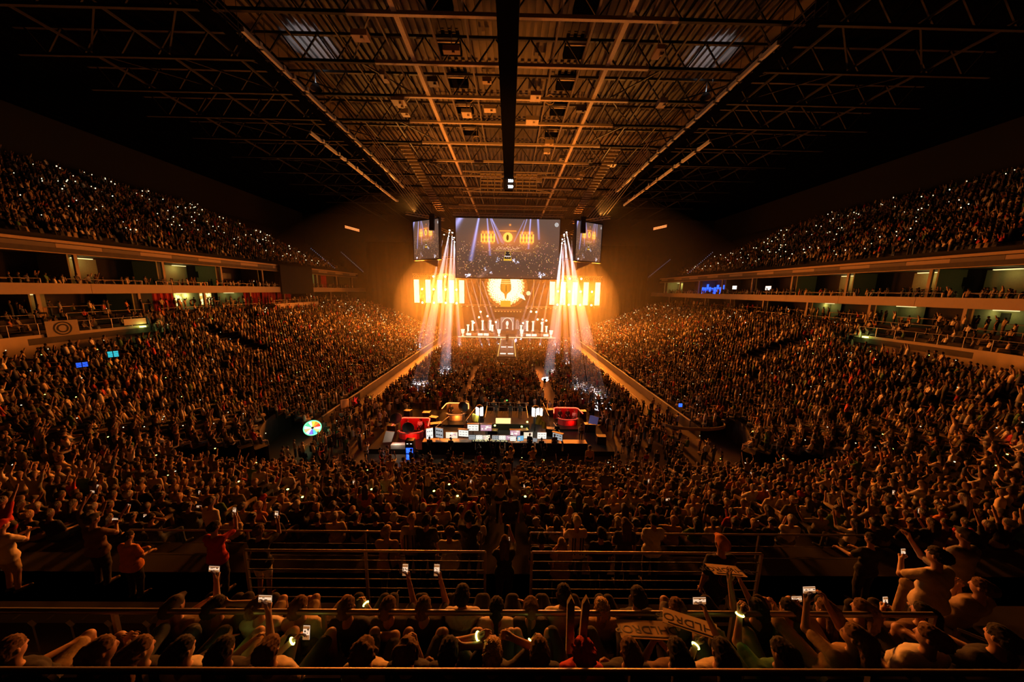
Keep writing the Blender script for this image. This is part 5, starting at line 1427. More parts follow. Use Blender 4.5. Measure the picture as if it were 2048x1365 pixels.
HR = dict(black=mat('hair_black', (.012, .009, .008), .55, var=.5, scale=60, bump=1.0, bscale=70), brown=mat('hair_brown', (.03, .015, .008), .55, var=.5, scale=60, bump=1.0, bscale=70), blond=mat('hair_blond', (.45, .27, .10), .55, var=.4, scale=60, bump=1.0, bscale=70), red=mat('hair_red', (.35, .035, .02), .55, var=.5, scale=60, bump=1.0, bscale=70), grey=mat('hair_grey', (.3, .28, .26), .55, var=.4, scale=60, bump=1.0, bscale=70))
SHM = mat('shoe_dark', (.03, .03, .03), .6); SHW = mat('shoe_white', (.6, .57, .5), .6)
STAGE = Vector((0, 84, 0))
def face_stage(x, y, amt=1.0):
    return math.atan2(-x * amt, 84 - y) * -1 * -1 if False else -math.atan2(-x * amt, 84 - y)

def part_mesh(name, prims, vox, m_, parent, subs=(), wrinkle=0, seed=0, label=None):
    V, Q, mt = field_mesh(prims, vox, subs)
    if wrinkle:
        r_ = np.random.default_rng(seed); ph = r_.uniform(0, 6, 3)
        if name == 'hair': w = np.sin(V[:, 0] * 150 + 3 * np.sin(V[:, 2] * 60)) * np.sin(V[:, 2] * 110 + ph[1] + 2 * np.sin(V[:, 1] * 80)) + .4 * np.sin(V[:, 1] * 210)
        else: w = np.sin(V[:, 2] * 46 + 3 * np.sin(V[:, 0] * 17 + ph[0]) + ph[1]) * np.sin(V[:, 0] * 23 + V[:, 1] * 19 + ph[2])
        ctr = V.mean(0); dv = V - ctr; dv[:, 2] *= .2; dv /= np.linalg.norm(dv, axis=1)[:, None] + 1e-6
        V = V + dv * (w * wrinkle)[:, None]
    me = mesh_np(name, V, Q, smooth=True)
    return link_mesh(name, me, [m_], parent, label=label)

def make_phone(loc, rot, label, landscape=False, bright=1.0, group='phones held up by the crowd', parent=None, name='phone'):
    r = empty(name, loc, 0, label, 'phone', group); r.rotation_euler = rot
    w, h = (.155, .075) if landscape else (.078, .158)
    MB().box((0, .005, 0), (w, .009, h)).build('phone_body', M['phone'], r)
    key = 'phone_screen'
    m_ = bpy.data.materials.get(key) or mat(key, (.05, .05, .05), .3, emit=(1, .66, .42), estr=.95, var=0)
    m2_ = bpy.data.materials.get('phone_picture') or mat('phone_picture', (.02, .02, .02), .3, emit=(.9, .34, .10), estr=.35, var=0)
    s_ = MB().box((0, -.002, 0), (w * .92, .005, h * .93)).build('lit_screen', m_, r)
    b = MB(); rr_ = random.Random(int(loc[0] * 991))
    b.cur = 0; b.box((0, -.006, h * .36), (w * .92, .002, h * .18)); b.box((0, -.006, -h * .3), (w * .92, .002, h * .3))
    b.cur = 1
    for q in range(5): b.box((rr_.uniform(-.35, .35) * w, -.0075, rr_.uniform(-.1, .3) * h), (w * rr_.uniform(.08, .2), .002, h * rr_.uniform(.04, .12)))
    b.build('screen_content', [m2_, M['phone']], s_)
    return r

HEROES = []
def hero(x, y, z, pose, shirt, trousers, skin, hairc, label, rot=None, shoe=None, extra=None, phone=None, band=None):
    """one near person: body, hair, shirt, trousers and shoes"""
    pose = dict(pose); sc = pose.get('size', 1.0)
    D = person(pose, hero=True)
    rz = face_stage(x, y, .8) if rot is None else rot
    r = empty('person', (x, y, z), rz, label, 'person')
    r.scale = (sc, sc, sc)
    vb = .0105
    part_mesh('body', D['body'], vb, SK[skin], r)
    if D['hair']: part_mesh('cap' if pose.get('hair', '').startswith('cap') else 'hair', D['hair'], .013, CL[hairc] if hairc in CL else HR[hairc], r, subs=D['face'], wrinkle=.007 if not pose.get('hair', '').startswith('cap') else 0, seed=9)
    cut = []
    part_mesh('shirt', D['shirt'], .016, CL[shirt], r, wrinkle=.006, seed=int(x * 100 + 7777))
    part_mesh('trousers' if not pose.get('shorts') else 'shorts', D['trou'], .018, CL[trousers], r, wrinkle=.004, seed=3)
    for q in range(2): part_mesh('shoe', D['shoes'][q], .014, SHW if shoe == 'white' else SHM, r)
    HEROES.append((x, y, z))
    Rm = Matrix.Rotation(rz, 4, 'Z')
    if band:
        c, dn, pn = D['hands'][band[0]]
        W_ = Vector((x, y, z)) + Rm @ ((c - pn * .03 - dn * .085) * sc)
        bm_ = MB(); bm_.tube([(.034 * math.cos(t * PI / 8), .034 * math.sin(t * PI / 8), 0) for t in range(17)], .009, 6, close=False)
        o_ = bm_.build('glow_wristband', M['glow_green'], label=band[1], cat='wristband', group='glowing yellow-green wristbands', loc=W_)
        o_.rotation_euler = (Rm.to_3x3() @ dn).to_track_quat('Z', 'Y').to_euler()
        lamp('band_light', 'POINT', (0, -.06, .03), .03, (.75, 1, .12), o_, size=.03)
    if phone:
        hand, land = phone
        c, dn, pn = D['hands'][hand]
        p = Vector((x, y, z)) + Rm @ ((c + dn * .05) * sc)
        hold = D
        make_phone(p, (math.radians(-12), 0, rz), 'phone %s held by the %s' % ('turned sideways' if land else 'upright', ' '.join(label.replace(' a ', ' ').replace(' the ', ' ').split()[:10])), land)
    return r, D, rz

ZA, ZB, ZP1, ZP2 = 10.65, 10.25, 9.8, 8.5
# rails between the near rows
railing('row_railing', (-9.5, 2.24), (7.5, 2.24), ZA, 1.36, 0, 'front-most steel handrail behind the nearest row of people', 'handrails of the near block', 2.1, top=.024)
railing('row_railing', (-9.5, 3.17), (5.2, 3.17), ZB, 1.25, 0, 'thick shining handrail between the two nearest rows', 'handrails of the near block', 2.1, top=.03)
railing('walkway_railing', (-4.4, 4.69), (-.35, 4.69), ZP1, 1.1, 5, 'multi-bar railing of the walkway, left of the centre steps', 'multi-bar railings of the walkway', 2.0, top=.02)
railing('walkway_railing', (.45, 4.69), (4.4, 4.69), ZP1, 1.1, 5, 'multi-bar railing of the walkway, right of the centre steps', 'multi-bar railings of the walkway', 2.0, top=.02)
railing('ledge_railing', (-9.0, 6.75), (-.6, 6.75), ZP2, 1.0, 2, 'long handrail behind the lower seat block, left of the steps', 'handrails behind the lower block', 2.4, top=.022)
railing('ledge_railing', (.6, 6.75), (9.0, 6.75), ZP2, 1.0, 2, 'long handrail behind the lower seat block, right of the steps', 'handrails behind the lower block', 2.4, top=.022)
for i, (p, q, z) in enumerate((((5.6, 3.2), (6.4, 2.6), ZB),)):
    railing('row_railing', p, q, z, 1.0, 1, 'short slanting handrail among the people at the lower right', 'slanting handrails', 1.2, top=.02)
# seats of the two near rows
sproto = empty('arena_seat', (0, 0, 0), 0, 'x', 'seat', 'black folding seats of the near rows')
b = MB(); b.box((0, .22, .42), (.44, .40, .05)); b.build('seat_pan', M['seat'], sproto)
b = MB(); pts = [(-.22, .0), (.22, .0), (.22, .38), (.17, .44), (-.17, .44), (-.22, .38)]
b.prism([(a, c + .44) for a, c in pts], -.07, -.03); b.build('backrest', M['seat'], sproto)
for sx in (-1, 1): MB().box((sx * .24, .1, .22), (.04, .3, .44)).build('seat_bracket', M['black_metal'], sproto)
first = True
for row, (yy, zz, n0, n1) in enumerate(((2.58, ZA, -19, 13), (3.40, ZB, -19, 11))):
    for i in range(n0, n1):
        x = i * .47 + .11 + (.0 if row == 0 else -.1)
        lab = 'black folding seat in the %s row, %s seat %s of the centre' % (('nearest', 'second nearest')[row], ORD[abs(i)] if i else 'middle', 'left' if i < 0 else 'right')
        if first: sproto.location = (x, yy, zz); sproto['label'] = lab; first = False
        else: copy_tree(sproto, (x, yy, zz), 0, lab)

H = hero
# nearest row
zA, zB = ZA, ZB
A_ROW = [
 (-4.69, dict(L='knee', R='lap', shorts=True, lift=.06), 'black', 'khaki', 0, 'brown', 'person in black top and khaki shorts at the far left end of the nearest row', None),
 (-3.84, dict(L='chin', R='chin', yaw=-.5), 'black', 'denim', 1, 'brown', 'person in black with brown hair looking to the right, chin on hands, nearest row', None),
 (-3.48, dict(L='lap', R='cross', hair='long', yaw=-.3), 'black', 'black', 0, 'brown', 'long-haired person in black under the handrail, nearest row', None),
 (-3.08, dict(L='clap', R='lap', shorts=True, yaw=-.2), 'white', 'olive', 0, 'black', 'person in white t-shirt and olive shorts with black hair, nearest row', None),
 (-2.69, dict(L='phone_low', R='phone', shorts=True), 'charcoal', 'tan', 0, 'black', 'person holding a sideways phone up with both hands in the nearest row', ('R', True)),
 (-2.26, dict(L='phone_low', R='lap', shorts=True, spread=.22, nod=-.3), 'cream', 'black', 0, 'brown', 'person in cream t-shirt bent over a phone in the nearest row', ('L', False)),
 (-1.34, dict(L='lap', R='cross', hair='curly', seed=2, shorts=True, crossed=True), 'cream', 'black', 1, 'brown', 'curly-haired person in a cream shirt with one leg crossed', None),
 (-.94, dict(L='cross', R='chin', hair='curly', seed=5, shorts=True), 'black', 'black', 0, 'brown', 'curly-haired person in black with bare knees beside the crossed legs', None),
 (-.53, dict(L='lap', R='head', shorts=True), 'black', 'black', 1, 'black', 'person in black with one hand raised over the head in the nearest row', None),
 (-.11, dict(L=(-.02, .12, .26), R=(.02, .12, .24), hair='short', shorts=True), 'charcoal', 'navy', 0, 'blond', 'blond person with both hands up beside the head and a glowing wristband', None),
 (.34, dict(L='phone_low', R='lap', shorts=True, spread=.19), 'navy', 'navy', 1, 'brown', 'brown-haired person with a green glow stick by the cheek, nearest row', None),
 (.76, dict(L='lap', R='lap', hair='curly', seed=8, fat=1.15), 'red', 'black', 0, 'red', 'person with bushy red hair and a red top in the nearest row', None),
 (1.22, dict(L='wide', R='cross', yaw=.1), 'black', 'charcoal', 0, 'brown', 'broad person in black with a short brown haircut left of the paper signs', None),
 (1.68, dict(L='phone_low', R='phone_low', hair='long'), 'brown', 'black', 1, 'black', 'long-haired person holding the first paper sign', None),
 (2.12, dict(L='clap', R='phone', hair='long', shorts=True), 'cream', 'black', 0, 'black', 'person in cream with long black hair behind the second paper sign', ('R', True)),
 (2.72, dict(L='phone', R='lap', yaw=.3, nod=-.2), 'green', 'olive', 0, 'black', 'person in a dark green top raising a green glowing wristband', None),
 (4.37, dict(L='lap', R='lap', yaw=.45, fat=1.15), 'white', 'black', 0, 'brown', 'bearded-looking person with glasses in a pale polo shirt, lower right', None),
 (3.60, dict(L='phone', R='phone', yaw=.4, hair='long'), 'tan', 'khaki', 1, 'brown', 'long-haired person holding a phone up sideways in front of the glasses wearer', ('L', True)),
 (5.1, dict(L='knee', R='knee', shorts=True, lift=.05), 'black', 'black', 0, 'black', 'person in black with bare knees at the lower right edge', None),
]
BANDS = {-.11: ('L', 'bright yellow-green wristband beside the blond head in the nearest row'), 2.72: ('L', 'bright green wristband on the arm raised by the dark green top'),
         .34: ('L', 'green glow on the wrist of the brown-haired person left of the red hair'), .76: ('L', 'yellow wristband on the arm of the red-haired person'),
         -3.08: ('L', 'bright yellow wristband on the white t-shirt wearer of the nearest row'), -2.26: ('L', 'small yellow wristband of the person bent over a phone'),
         -1.92: ('R', 'green-lit watch on the arm of the person in black, second nearest row'), 2.12: ('L', 'yellow wristband below the second paper sign')}
for x, ps, sh, tr, sk_, hc, lab, ph in A_ROW:
    H(x, 2.66 if x < 3.5 else 2.80, zA, ps, sh, tr, sk_, hc, lab, phone=ph, shoe='white' if int(x * 10) % 2 else None, band=BANDS.get(x))
B_ROW = [
 (-4.0, dict(L='phone_low', R='phone', hair='cap'), 'khaki', 'black', 0, 'charcoal', 'person in cap and glasses filming in the second nearest row', ('R', True)),
 (-3.5, dict(L='lap', R='head', yaw=-.2), 'olive', 'black', 1, 'black', 'person in olive with an elbow raised behind the head', None),
 (-3.0, dict(L='lap', R='knee', shorts=True, lift=.10), 'white', 'khaki', 0, 'brown', 'person in white t-shirt and khaki shorts with raised bare knees', None),
 (-2.5, dict(L='knee', R='lap', shorts=True, spread=.22), 'cream', 'khaki', 1, 'brown', 'person in cream with bare knees apart in the second nearest row', None),
 (-1.92, dict(L='cross', R='phone_low', yaw=.1), 'black', 'black', 0, 'brown', 'person in black glancing at a green-lit watch in the second nearest row', None),
 (-1.42, dict(L='lap', R='phone'), 'charcoal', 'black', 1, 'brown', 'brown-haired person in charcoal raising a bright phone straight up', ('R', False)),
 (-.99, dict(L='lap', R='phone'), 'black', 'black', 0, 'brown', 'person in black raising a phone right of the brighter phone', ('R', False)),
 (-.54, dict(L='lap', R='lap', rec=.08), 'white', 'black', 1, 'black', 'tall black-haired person in a white shirt left of the steps', None),
 (-.10, dict(L='lap', R='lap', hair='pony'), 'white', 'black', 0, 'black', 'slim person with a black ponytail in a white shirt', None),
 (.32, dict(L='clap', R='clap', hair='short', nod=-.2), 'black', 'black', 0, 'brown', 'person with cropped hair and black t-shirt between the two pale shirts', None),
 (.75, dict(L='lap', R='lap', fat=1.15, rec=.06), 'white', 'black', 1, 'black', 'broad person in a bright white t-shirt with short dark hair', None),
 (1.19, dict(L='lap', R='lap', hair='short'), 'tan', 'black', 0, 'blond', 'fair-haired person in a tan shirt next to the broad white t-shirt', None),
 (1.69, dict(L='lap', R='lap', rec=.1, fat=1.1), 'black', 'black', 1, 'black', 'tall dark-haired person in black in the second nearest row', None),
 (2.12, dict(L='lap', R='knee', shorts=True, spread=.2), 'charcoal', 'grey', 0, 'brown', 'person in charcoal with one grey knee up beside the tall black shirt', None),
 (3.12, dict(L='up', R='phone', hair='short'), 'black', 'black', 0, 'black', 'person in black holding a dark paper sign up with both hands', None),
 (3.52, dict(L='lap', R='chin', hair='short', yaw=.2), 'green', 'black', 0, 'black', 'black-haired person in dark green right of the raised sign', None),
 (3.98, dict(L='phone_low', R='phone_low', shorts=True, hair='long', yaw=.2), 'brown', 'khaki', 0, 'brown', 'long-haired person filming sideways with bare knees, second nearest row', ('L', True)),
 (4.45, dict(L='cross', R='lap', yaw=.5, hair='long'), 'tan', 'black', 0, 'brown', 'person in glasses and tan top seated sideways in the second nearest row', None),
]
for x, ps, sh, tr, sk_, hc, lab, ph in B_ROW:
    H(x, 3.42, zB, ps, sh, tr, sk_, hc, lab, phone=ph, band=BANDS.get(x))
ST = dict(sit=False)
S_ROW = [
 (3.4, 4.3, ZP1, dict(ST, L='side', R='lap', hair='cap', stride=.18, fat=1.1), 'black', 'black', 0, 'orange', 'person in an orange cap and black t-shirt with a ring print walking along the walkway', None, None),
 (-10.9, 6.1, ZP2, dict(ST, L='clap', R='clap', hair='cap', shorts=True), 'cream', 'khaki', 0, 'red', 'person in a red cap and cream shirt clapping beside the left end of the handrail', None, None),
 (-9.2, 6.3, ZP2, dict(ST, L='phone_low', R='phone_low', hair='cap', fat=1.1), 'brown', 'black', 1, 'charcoal', 'standing person in cap and brown shirt filming over the crowd at left', None, ('R', True)),
 (-8.1, 6.0, ZP2, dict(ST, L='cross', R='lap', hair='short', fat=1.15, size=.9), 'orange', 'black', 0, 'black', 'heavy-set person in a rust shirt left of the filming cap wearer', None, None),
 (-6.34, 6.1, ZP2, dict(ST, L='lap', R='phone'), 'red', 'black', 0, 'black', 'person in a red shirt holding a phone up above the handrail', None, ('R', False)),
 (-5.3, 6.0, ZP2, dict(ST, L='phone_low', R='phone', fat=1.1, shorts=True), 'black', 'white', 1, 'brown', 'person in black t-shirt and pale shorts filming at the handrail', None, ('R', False)),
 (-2.55, 5.95, ZP2, dict(ST, L='rail', R='side', yaw=-.1, size=1.03), 'tan', 'black', 0, 'blond', 'tall person in a tan shirt with a dark shoulder bag behind the multi-bar railing', None, None),
 (-1.22, 6.0, ZP2, dict(ST, L='cross', R='lap', yaw=.6, hair='curly', seed=4), 'white', 'black', 0, 'brown', 'curly-haired person in a white shirt turned sideways behind the multi-bar railing', None, None),
 (-1.8, 6.35, ZP2, dict(ST, L='side', R='side'), 'black', 'black', 1, 'black', 'standing person all in black between the tan and the white shirts', None, None),
 (-.84, 6.35, ZP2, dict(ST, L='phone', R='phone', size=1.06, fat=1.15), 'black', 'black', 0, 'black', 'big person in black with both arms raised left of the steps', None, None),
 (-2.15, 6.4, ZP2, dict(ST, L='side', R='side', hair='cap'), 'grey', 'black', 0, 'blond', 'person in a light cap and striped grey shirt leaning on the ledge', None, None),
 (-.02, 5.8, ZP2, dict(ST, L='phone_low', R='phone', hair='long', size=.98), 'black', 'black', 0, 'brown', 'long-haired person in a black dress filming at the head of the steps', None, ('L', False)),
 (.77, 5.9, ZP2, dict(ST, L='side', R='side', size=.97), 'navy', 'black', 1, 'black', 'standing person in navy right of the steps', None, None),
 (1.18, 5.8, ZP2, dict(ST, L='phone_low', R='lap', hair='long', size=.95), 'tan', 'black', 0, 'blond', 'long-haired blond person in a tan top looking at a bright white phone', None, ('L', False)),
 (1.62, 6.35, ZP2, dict(ST, L='rail', R='rail', hair='cap', fat=1.1), 'cream', 'charcoal', 0, 'cream', 'person in pale cap and striped jersey leaning on the ledge with arms spread', None, None),
 (2.07, 6.0, ZP2, dict(ST, L='side', R='side', fat=1.15), 'black', 'black', 0, 'black', 'broad person in a black shirt with a pale chest line, seen from behind', None, None),
 (2.71, 6.3, ZP2, dict(ST, L='lap', R='side', hair='long'), 'charcoal', 'black', 0, 'brown', 'dark-haired person in charcoal left of the plain cream t-shirt', None, None),
 (3.38, 6.35, ZP2, dict(ST, L='cross', R='lap', size=1.03), 'white', 'black', 0, 'black', 'black-haired person in a plain cream t-shirt standing at the handrail', None, None),
 (6.43, 4.0, ZP1 + .0, dict(ST, L='phone_low', R='phone', fat=1.12, yaw=.2, size=1.05), 'cream', 'black', 0, 'black', 'tall person in a cream t-shirt reaching a bright phone forward, lower right', None, ('L', False)),
 (5.5, 3.6, ZP1 + .2, dict(L='phone_low', R='lap', yaw=.4, hair='long'), 'brown', 'black', 0, 'black', 'person with dark hair looking down at a phone beside the tall cream t-shirt', None, ('L', False)),
 (7.06, 4.1, ZP1, dict(L='chin', R='chin', yaw=.3, hair='short', size=1.05), 'khaki', 'khaki', 0, 'brown', 'bearded person leaning forward behind the tall cream t-shirt', None, None),
 (7.6, 4.5, ZP1, dict(ST, L='cross', R='lap', hair='cap'), 'grey', 'black', 1, 'black', 'person in a black cap and grey shirt by the dark seats at lower right', None, None),
 (7.9, 5.9, ZP2, dict(ST, L='rail', R='rail'), 'black', 'black', 0, 'black', 'person in black resting bare forearms on the end of the handrail', None, None),
]
for x, y, z, ps, sh, tr, sk_, hc, lab, _, ph in S_ROW:
    r_, D_, rz_ = H(x, y, z, ps, sh, tr, sk_, hc, lab, phone=ph)
    if 'ring print' in lab:
        b = MB(); c = D_['chest'] - D_['f'] * .19 - D_['u'] * .08
        for rad in (.15, .12): b.tube([c + Vector((rad * math.cos(t * PI / 12), -.0, rad * math.sin(t * PI / 12))) for t in range(25)], .005, 4, close=False)
        b.build('ring_print', M['curtain'], r_, label='dull red ring print')
    if 'shoulder bag' in lab:
        b = MB(); b.tube([D_['chest'] + Vector((.13, -.14, .12)), D_['chest'] + Vector((.10, -.17, -.1)), D_['chest'] + Vector((.16, -.16, -.45))], .02, 6); b.box(D_['chest'] + Vector((.2, -.14, -.52)), (.1, .22, .26)); b.build('shoulder_bag', M['black'], r_)
    if 'chest line' in lab:
        MB().box(D_['chest'] + Vector((0, -.165, .02)), (.26, .01, .035)).build('shirt_print', M['curtain'], r_, label='pale red line')
    if 'striped' in lab:
        b = MB()
        for q in (-.12, -.06, .06, .12): b.box(D_['chest'] + Vector((q, -.15, -.16)), (.022, .02, .42))
        b.build('shirt_stripes', M['black'], r_, label='dark vertical stripes')
# paper signs with lettering
def paper_sign(loc, rz, rx, ry, label, w=.62, h=.26):
    r = empty('paper_sign', loc, 0, label, 'sign', 'paper signs'); r.rotation_euler = (rx, ry, rz)
    MB().box((0, 0, 0), (w, h, .006)).build('sign_card', M['tan'], r)
    text_obj('lettering', 'DHLDROP', .15, (0, .0, .005), (0, 0, 0), M['phone'], r, extrude=.0008)
    b = MB(); b.box((0, h * .38, .005), (w * .8, .012, .004)); b.build('border_line', M['phone'], r)
paper_sign((1.60, 2.95, 11.55), PI - .08, .25, .05, 'tilted paper sign reading DHLDROP held by the long-haired person')
paper_sign((2.10, 2.98, 11.60), PI - .45, .2, .1, 'second paper sign slanting beside a bright phone', .55, .24)
paper_sign((3.05, 3.75, 11.52), PI - .1, .3, .0, 'dark paper sign raised in the second nearest row', .42, .26)
# clapper sticks, glow sticks, glowing wristbands
def clapper(loc, L, rot, label, m='cream'):
    b = MB(); b.prism([(-.035, 0), (.035, 0), (.035, L - .08), (0, L), (-.035, L - .08)], -.02, .02)
    o = b.build('clapper_stick', CL[m], label=label, cat='clapper stick', group='pale clapper sticks', loc=loc); o.rotation_euler = rot
clapper((.66, 2.62, 11.7), .66, (.0, -.02, 0), 'left one of two upright pale clapper sticks above the red hair')
clapper((.78, 2.62, 11.7), .66, (.0, .03, 0), 'right one of two upright pale clapper sticks above the red hair')
def wristband(loc, label, light=14, r0=.017):
    b = MB(); b.tube([(r0 * math.cos(t * PI / 8), r0 * math.sin(t * PI / 8), 0) for t in range(17)], .011, 6, close=False)
    o = b.build('glow_wristband', M['glow_green'], label=label, cat='wristband', group='glowing yellow-green wristbands', loc=loc)
    if light: lamp('band_light', 'POINT', (0, -.05, .02), light * .018, (.75, 1, .15), o, size=.03)
# ------------------------------------------------------------------ the crowd
VAR_POSES = [dict(L='lap', R='lap'), dict(L='clap', R='clap'), dict(L='phone_low', R='phone'), dict(L='cross', R='lap', shorts=True), dict(L='chin', R='lap'), dict(L='lap', R='up'), dict(L='knee', R='knee', shorts=True, hair='long'),
             dict(L='up', R='up2'), dict(L='lap', R='head', hair='cap_back'), dict(L='phone', R='lap', hair='long'), dict(L='lap', R='lap', hair='bun', fat=1.1), dict(L='cross', R='chin', fat=1.15), dict(L='lap', R='phone_low', hair='curly', seed=3), dict(L='wide', R='cross', yaw=.5),
             dict(ST, L='side', R='side'), dict(ST, L='phone_low', R='phone'), dict(ST, L='up', R='up'), dict(ST, L='clap', R='clap', hair='long')]
VAR_WORDS = ['sitting with hands in lap', 'clapping', 'filming with one arm up', 'with arms folded and bare knees', 'chin on hand', 'with one arm up', 'with long hair and hands on bare knees', 'with both arms up', 'in a backwards cap, hand to head',
             'with long hair, one hand up', 'with hair in a bun', 'heavy-set, leaning on one hand', 'curly-haired, looking at a phone', 'turned sideways with one arm out', 'standing, arms down', 'standing and filming', 'standing with both arms up', 'standing and clapping']
SITW = [0, 0, 0, 0, 1, 1, 1, 2, 3, 3, 3, 4, 4, 4, 5, 6, 6, 7, 8, 9, 10, 10, 11, 11, 12, 12, 13]
def fat_prims(pr, mn): return [(a, b_, max(ra, mn), max(rb, mn), m_, k_) for a, b_, ra, rb, m_, k_ in pr]
LOD0 = []
for ps in VAR_POSES:
    V, Q, mt = field_mesh(person(ps)['body'], .021)
    me = mesh_np('person_body', V, Q, mi=mt[Q[:, 0]], smooth=True)
    for m_ in (SK[0], CL['black'], CL['denim'], HR['brown'], SHM): me.materials.append(m_)
    LOD0.append(me)
LOD1 = []
for ps in VAR_POSES:
    V, Q, mt = field_mesh(fat_prims(person(ps)['body'], .042), .062)
    LOD1.append((V.astype(np.float32), Q, mt))
SHIRTS = ['black'] * 9 + ['charcoal'] * 4 + ['navy'] * 2 + ['white'] * 5 + ['cream'] * 4 + ['grey'] * 2 + ['tan', 'red', 'green', 'olive', 'brown', 'orange']
# seats of the lower block and all further audience places
PL = []   # (x, y, z, rot, standing, zone)
def add_place(x, y, z, rot, st, zone): PL.append((x, y, z, rot, st, zone))
for k in range(0, 30):
    d = k * PITCH; z = zfoot(d); dd = d + .52
    for (x, y, nx, ny, zone, ph) in contour(dd, .54, 101.0):
        if not allowed(d + .01, x, y, zone, ph): continue
        if zone == 'near' and (k > 21 or abs(x) < .55): continue
        if zone == 'near' and abs(abs(x) - 8.6) < .5: continue
        if zone == 'arc' and (abs(ph - 28) < 1.6 or abs(ph - 60) < 1.3): continue
        if zone == 'side' and (y % 12.5) < 1.0: continue
        if zone == 'side' and 41 < y < 44 and 12 < d < 21: continue
        if rng.random() < (.05 if zone == 'near' else .10): continue
        sx, sy = -x, 84 - y; L = math.hypot(sx, sy)
        vx, vy = -nx * .55 + sx / L * .8, -ny * .55 + sy / L * .8
        rot = -math.atan2(vx, vy) + rng.uniform(-.25, .25)
        add_place(x + rng.uniform(-.05, .05), y + rng.uniform(-.05, .05), z, rot, rng.random() < (.05 if zone == 'near' else .28), zone if zone != 'near' else 'near%d' % k)
NEARP = [p for p in PL if p[5].startswith('near')]
NEARP.sort(key=lambda p: p[1])
chosen = set()
n_ind = 238
rows_seen = {}
for p in NEARP[:n_ind]:
    rows_seen.setdefault(p[5], []).append(p)
colw = dict(black='black', charcoal='charcoal', navy='navy', white='white', cream='cream', grey='grey', tan='tan', red='red', green='green', olive='olive', brown='brown', orange='orange')
for rk in sorted(rows_seen, key=lambda s_: -int(s_[4:])):
    rr_ = sorted(rows_seen[rk], key=lambda p: p[0])
    rown = 21 - int(rk[4:])
    for side in (-1, 1):
        ss = sorted([p for p in rr_ if p[0] * side > 0], key=lambda p: abs(p[0]))
        for i, p in enumerate(ss):
            vi = rng.choice([14, 14, 15, 17, 16]) if p[4] else rng.choice(SITW)
            sh = rng.choice(SHIRTS)
            lab = 'person in a %s top %s, %s row below the handrail, %s %s of the steps' % (sh, VAR_WORDS[vi], ORD[rown], ORD[i], 'left' if side < 0 else 'right')
            w = lab.split()
            if True:
                lab = 'person in %s %s, %s row down, %s %s of steps' % (sh, ' '.join(VAR_WORDS[vi].replace(',', '').split()[:5]), ORD[rown], ORD[i], 'left' if side < 0 else 'right')
            o = bpy.data.objects.new('person', LOD0[vi]); COL.objects.link(o)
            o.location = (p[0], p[1] + (.12 if vi < 14 else .0), p[2]); o.rotation_euler = (0, 0, p[3]); sc = rng.uniform(.93, 1.06); o.scale = (sc, sc, sc)
            tag(o, lab, 'person', 'audience in the lower seat block')
            hc = rng.choice(['black', 'brown', 'brown', 'black', 'blond', 'grey'])
            for si, m_ in enumerate((SK[rng.choice((0, 0, 1, 1, 2))], CL[sh], CL[rng.choice(('black', 'denim', 'charcoal', 'khaki', 'olive'))], HR[hc] if 'cap' not in str(VAR_POSES[vi].get('hair')) else CL[rng.choice(('black', 'red', 'white'))], SHM)):
                o.material_slots[si].link = 'OBJECT'; o.material_slots[si].material = m_
            if vi in (2, 9, 12, 15) and rng.random() < .4:
                D = person(VAR_POSES[vi]); c, dn, pn = D['hands'][{2: 'R', 9: 'L', 12: 'R', 15: 'R'}[vi]]
                q = Vector(o.location) + Matrix.Rotation(p[3], 3, 'Z') @ ((c + dn * .05) * sc)
                make_phone(q, (-.15, 0, p[3]), 'lit phone held in the %s row below the handrail, %s %s of the steps' % (ORD[rown], ORD[i], 'left' if side < 0 else 'right'), rng.random() < .3)
            elif rng.random() < .05:
                q = Vector(o.location) + Matrix.Rotation(p[3], 3, 'Z') @ (Vector((rng.uniform(-.3, .3), .35, 1.0)) * sc)
                wristband(q, 'glowing wristband in the %s row below the handrail, %s %s of the steps' % (ORD[rown], ORD[i], 'left' if side < 0 else 'right'), 0, .03)
REST = NEARP[n_ind:] + [p for p in PL if not p[5].startswith('near')]
# floor audience
def blocks():
    out = []
    y = 40.0
    while y < 90:
        for x0, x1 in ((-16.9, -7.3), (-5.3, 4.9), (7.3, 16.9)):
            if y > 62 and x0 == -5.3: continue
            if y > 62: x0, x1 = (x0, -3.1 if x0 < 0 else x1) if x0 < 0 else (2.6, x1)
            x = x0
            while x < x1:
                out.append((x + rng.uniform(-.1, .1), y + rng.uniform(-.15, .15))); x += .56
        y += .82 if y < 60 else .74
    return out
for x, y in blocks():
    if rng.random() < .08: continue
    near_f = y < 41.5
    REST.append((x, y, 0.02, face_stage(x, y) + rng.uniform(-.3, .3), rng.random() < (.35 if y < 62 else .8), 'floor'))
for _ in range(900):   # people standing round the control platform and along the boards
    x = rng.uniform(-19.5, 19.5); y = rng.uniform(18.5, 39.5)
    if -13.6 < x < 10.8 and 26.2 < y < 37.4: continue
    if abs(x) < 12 and y < 26 and rng.random() < .55: continue
    if rng.random() < .2: continue
    REST.append((x, y, 0.02, face_stage(x, y) + rng.uniform(-.6, .6), rng.random() < .8, 'floor'))
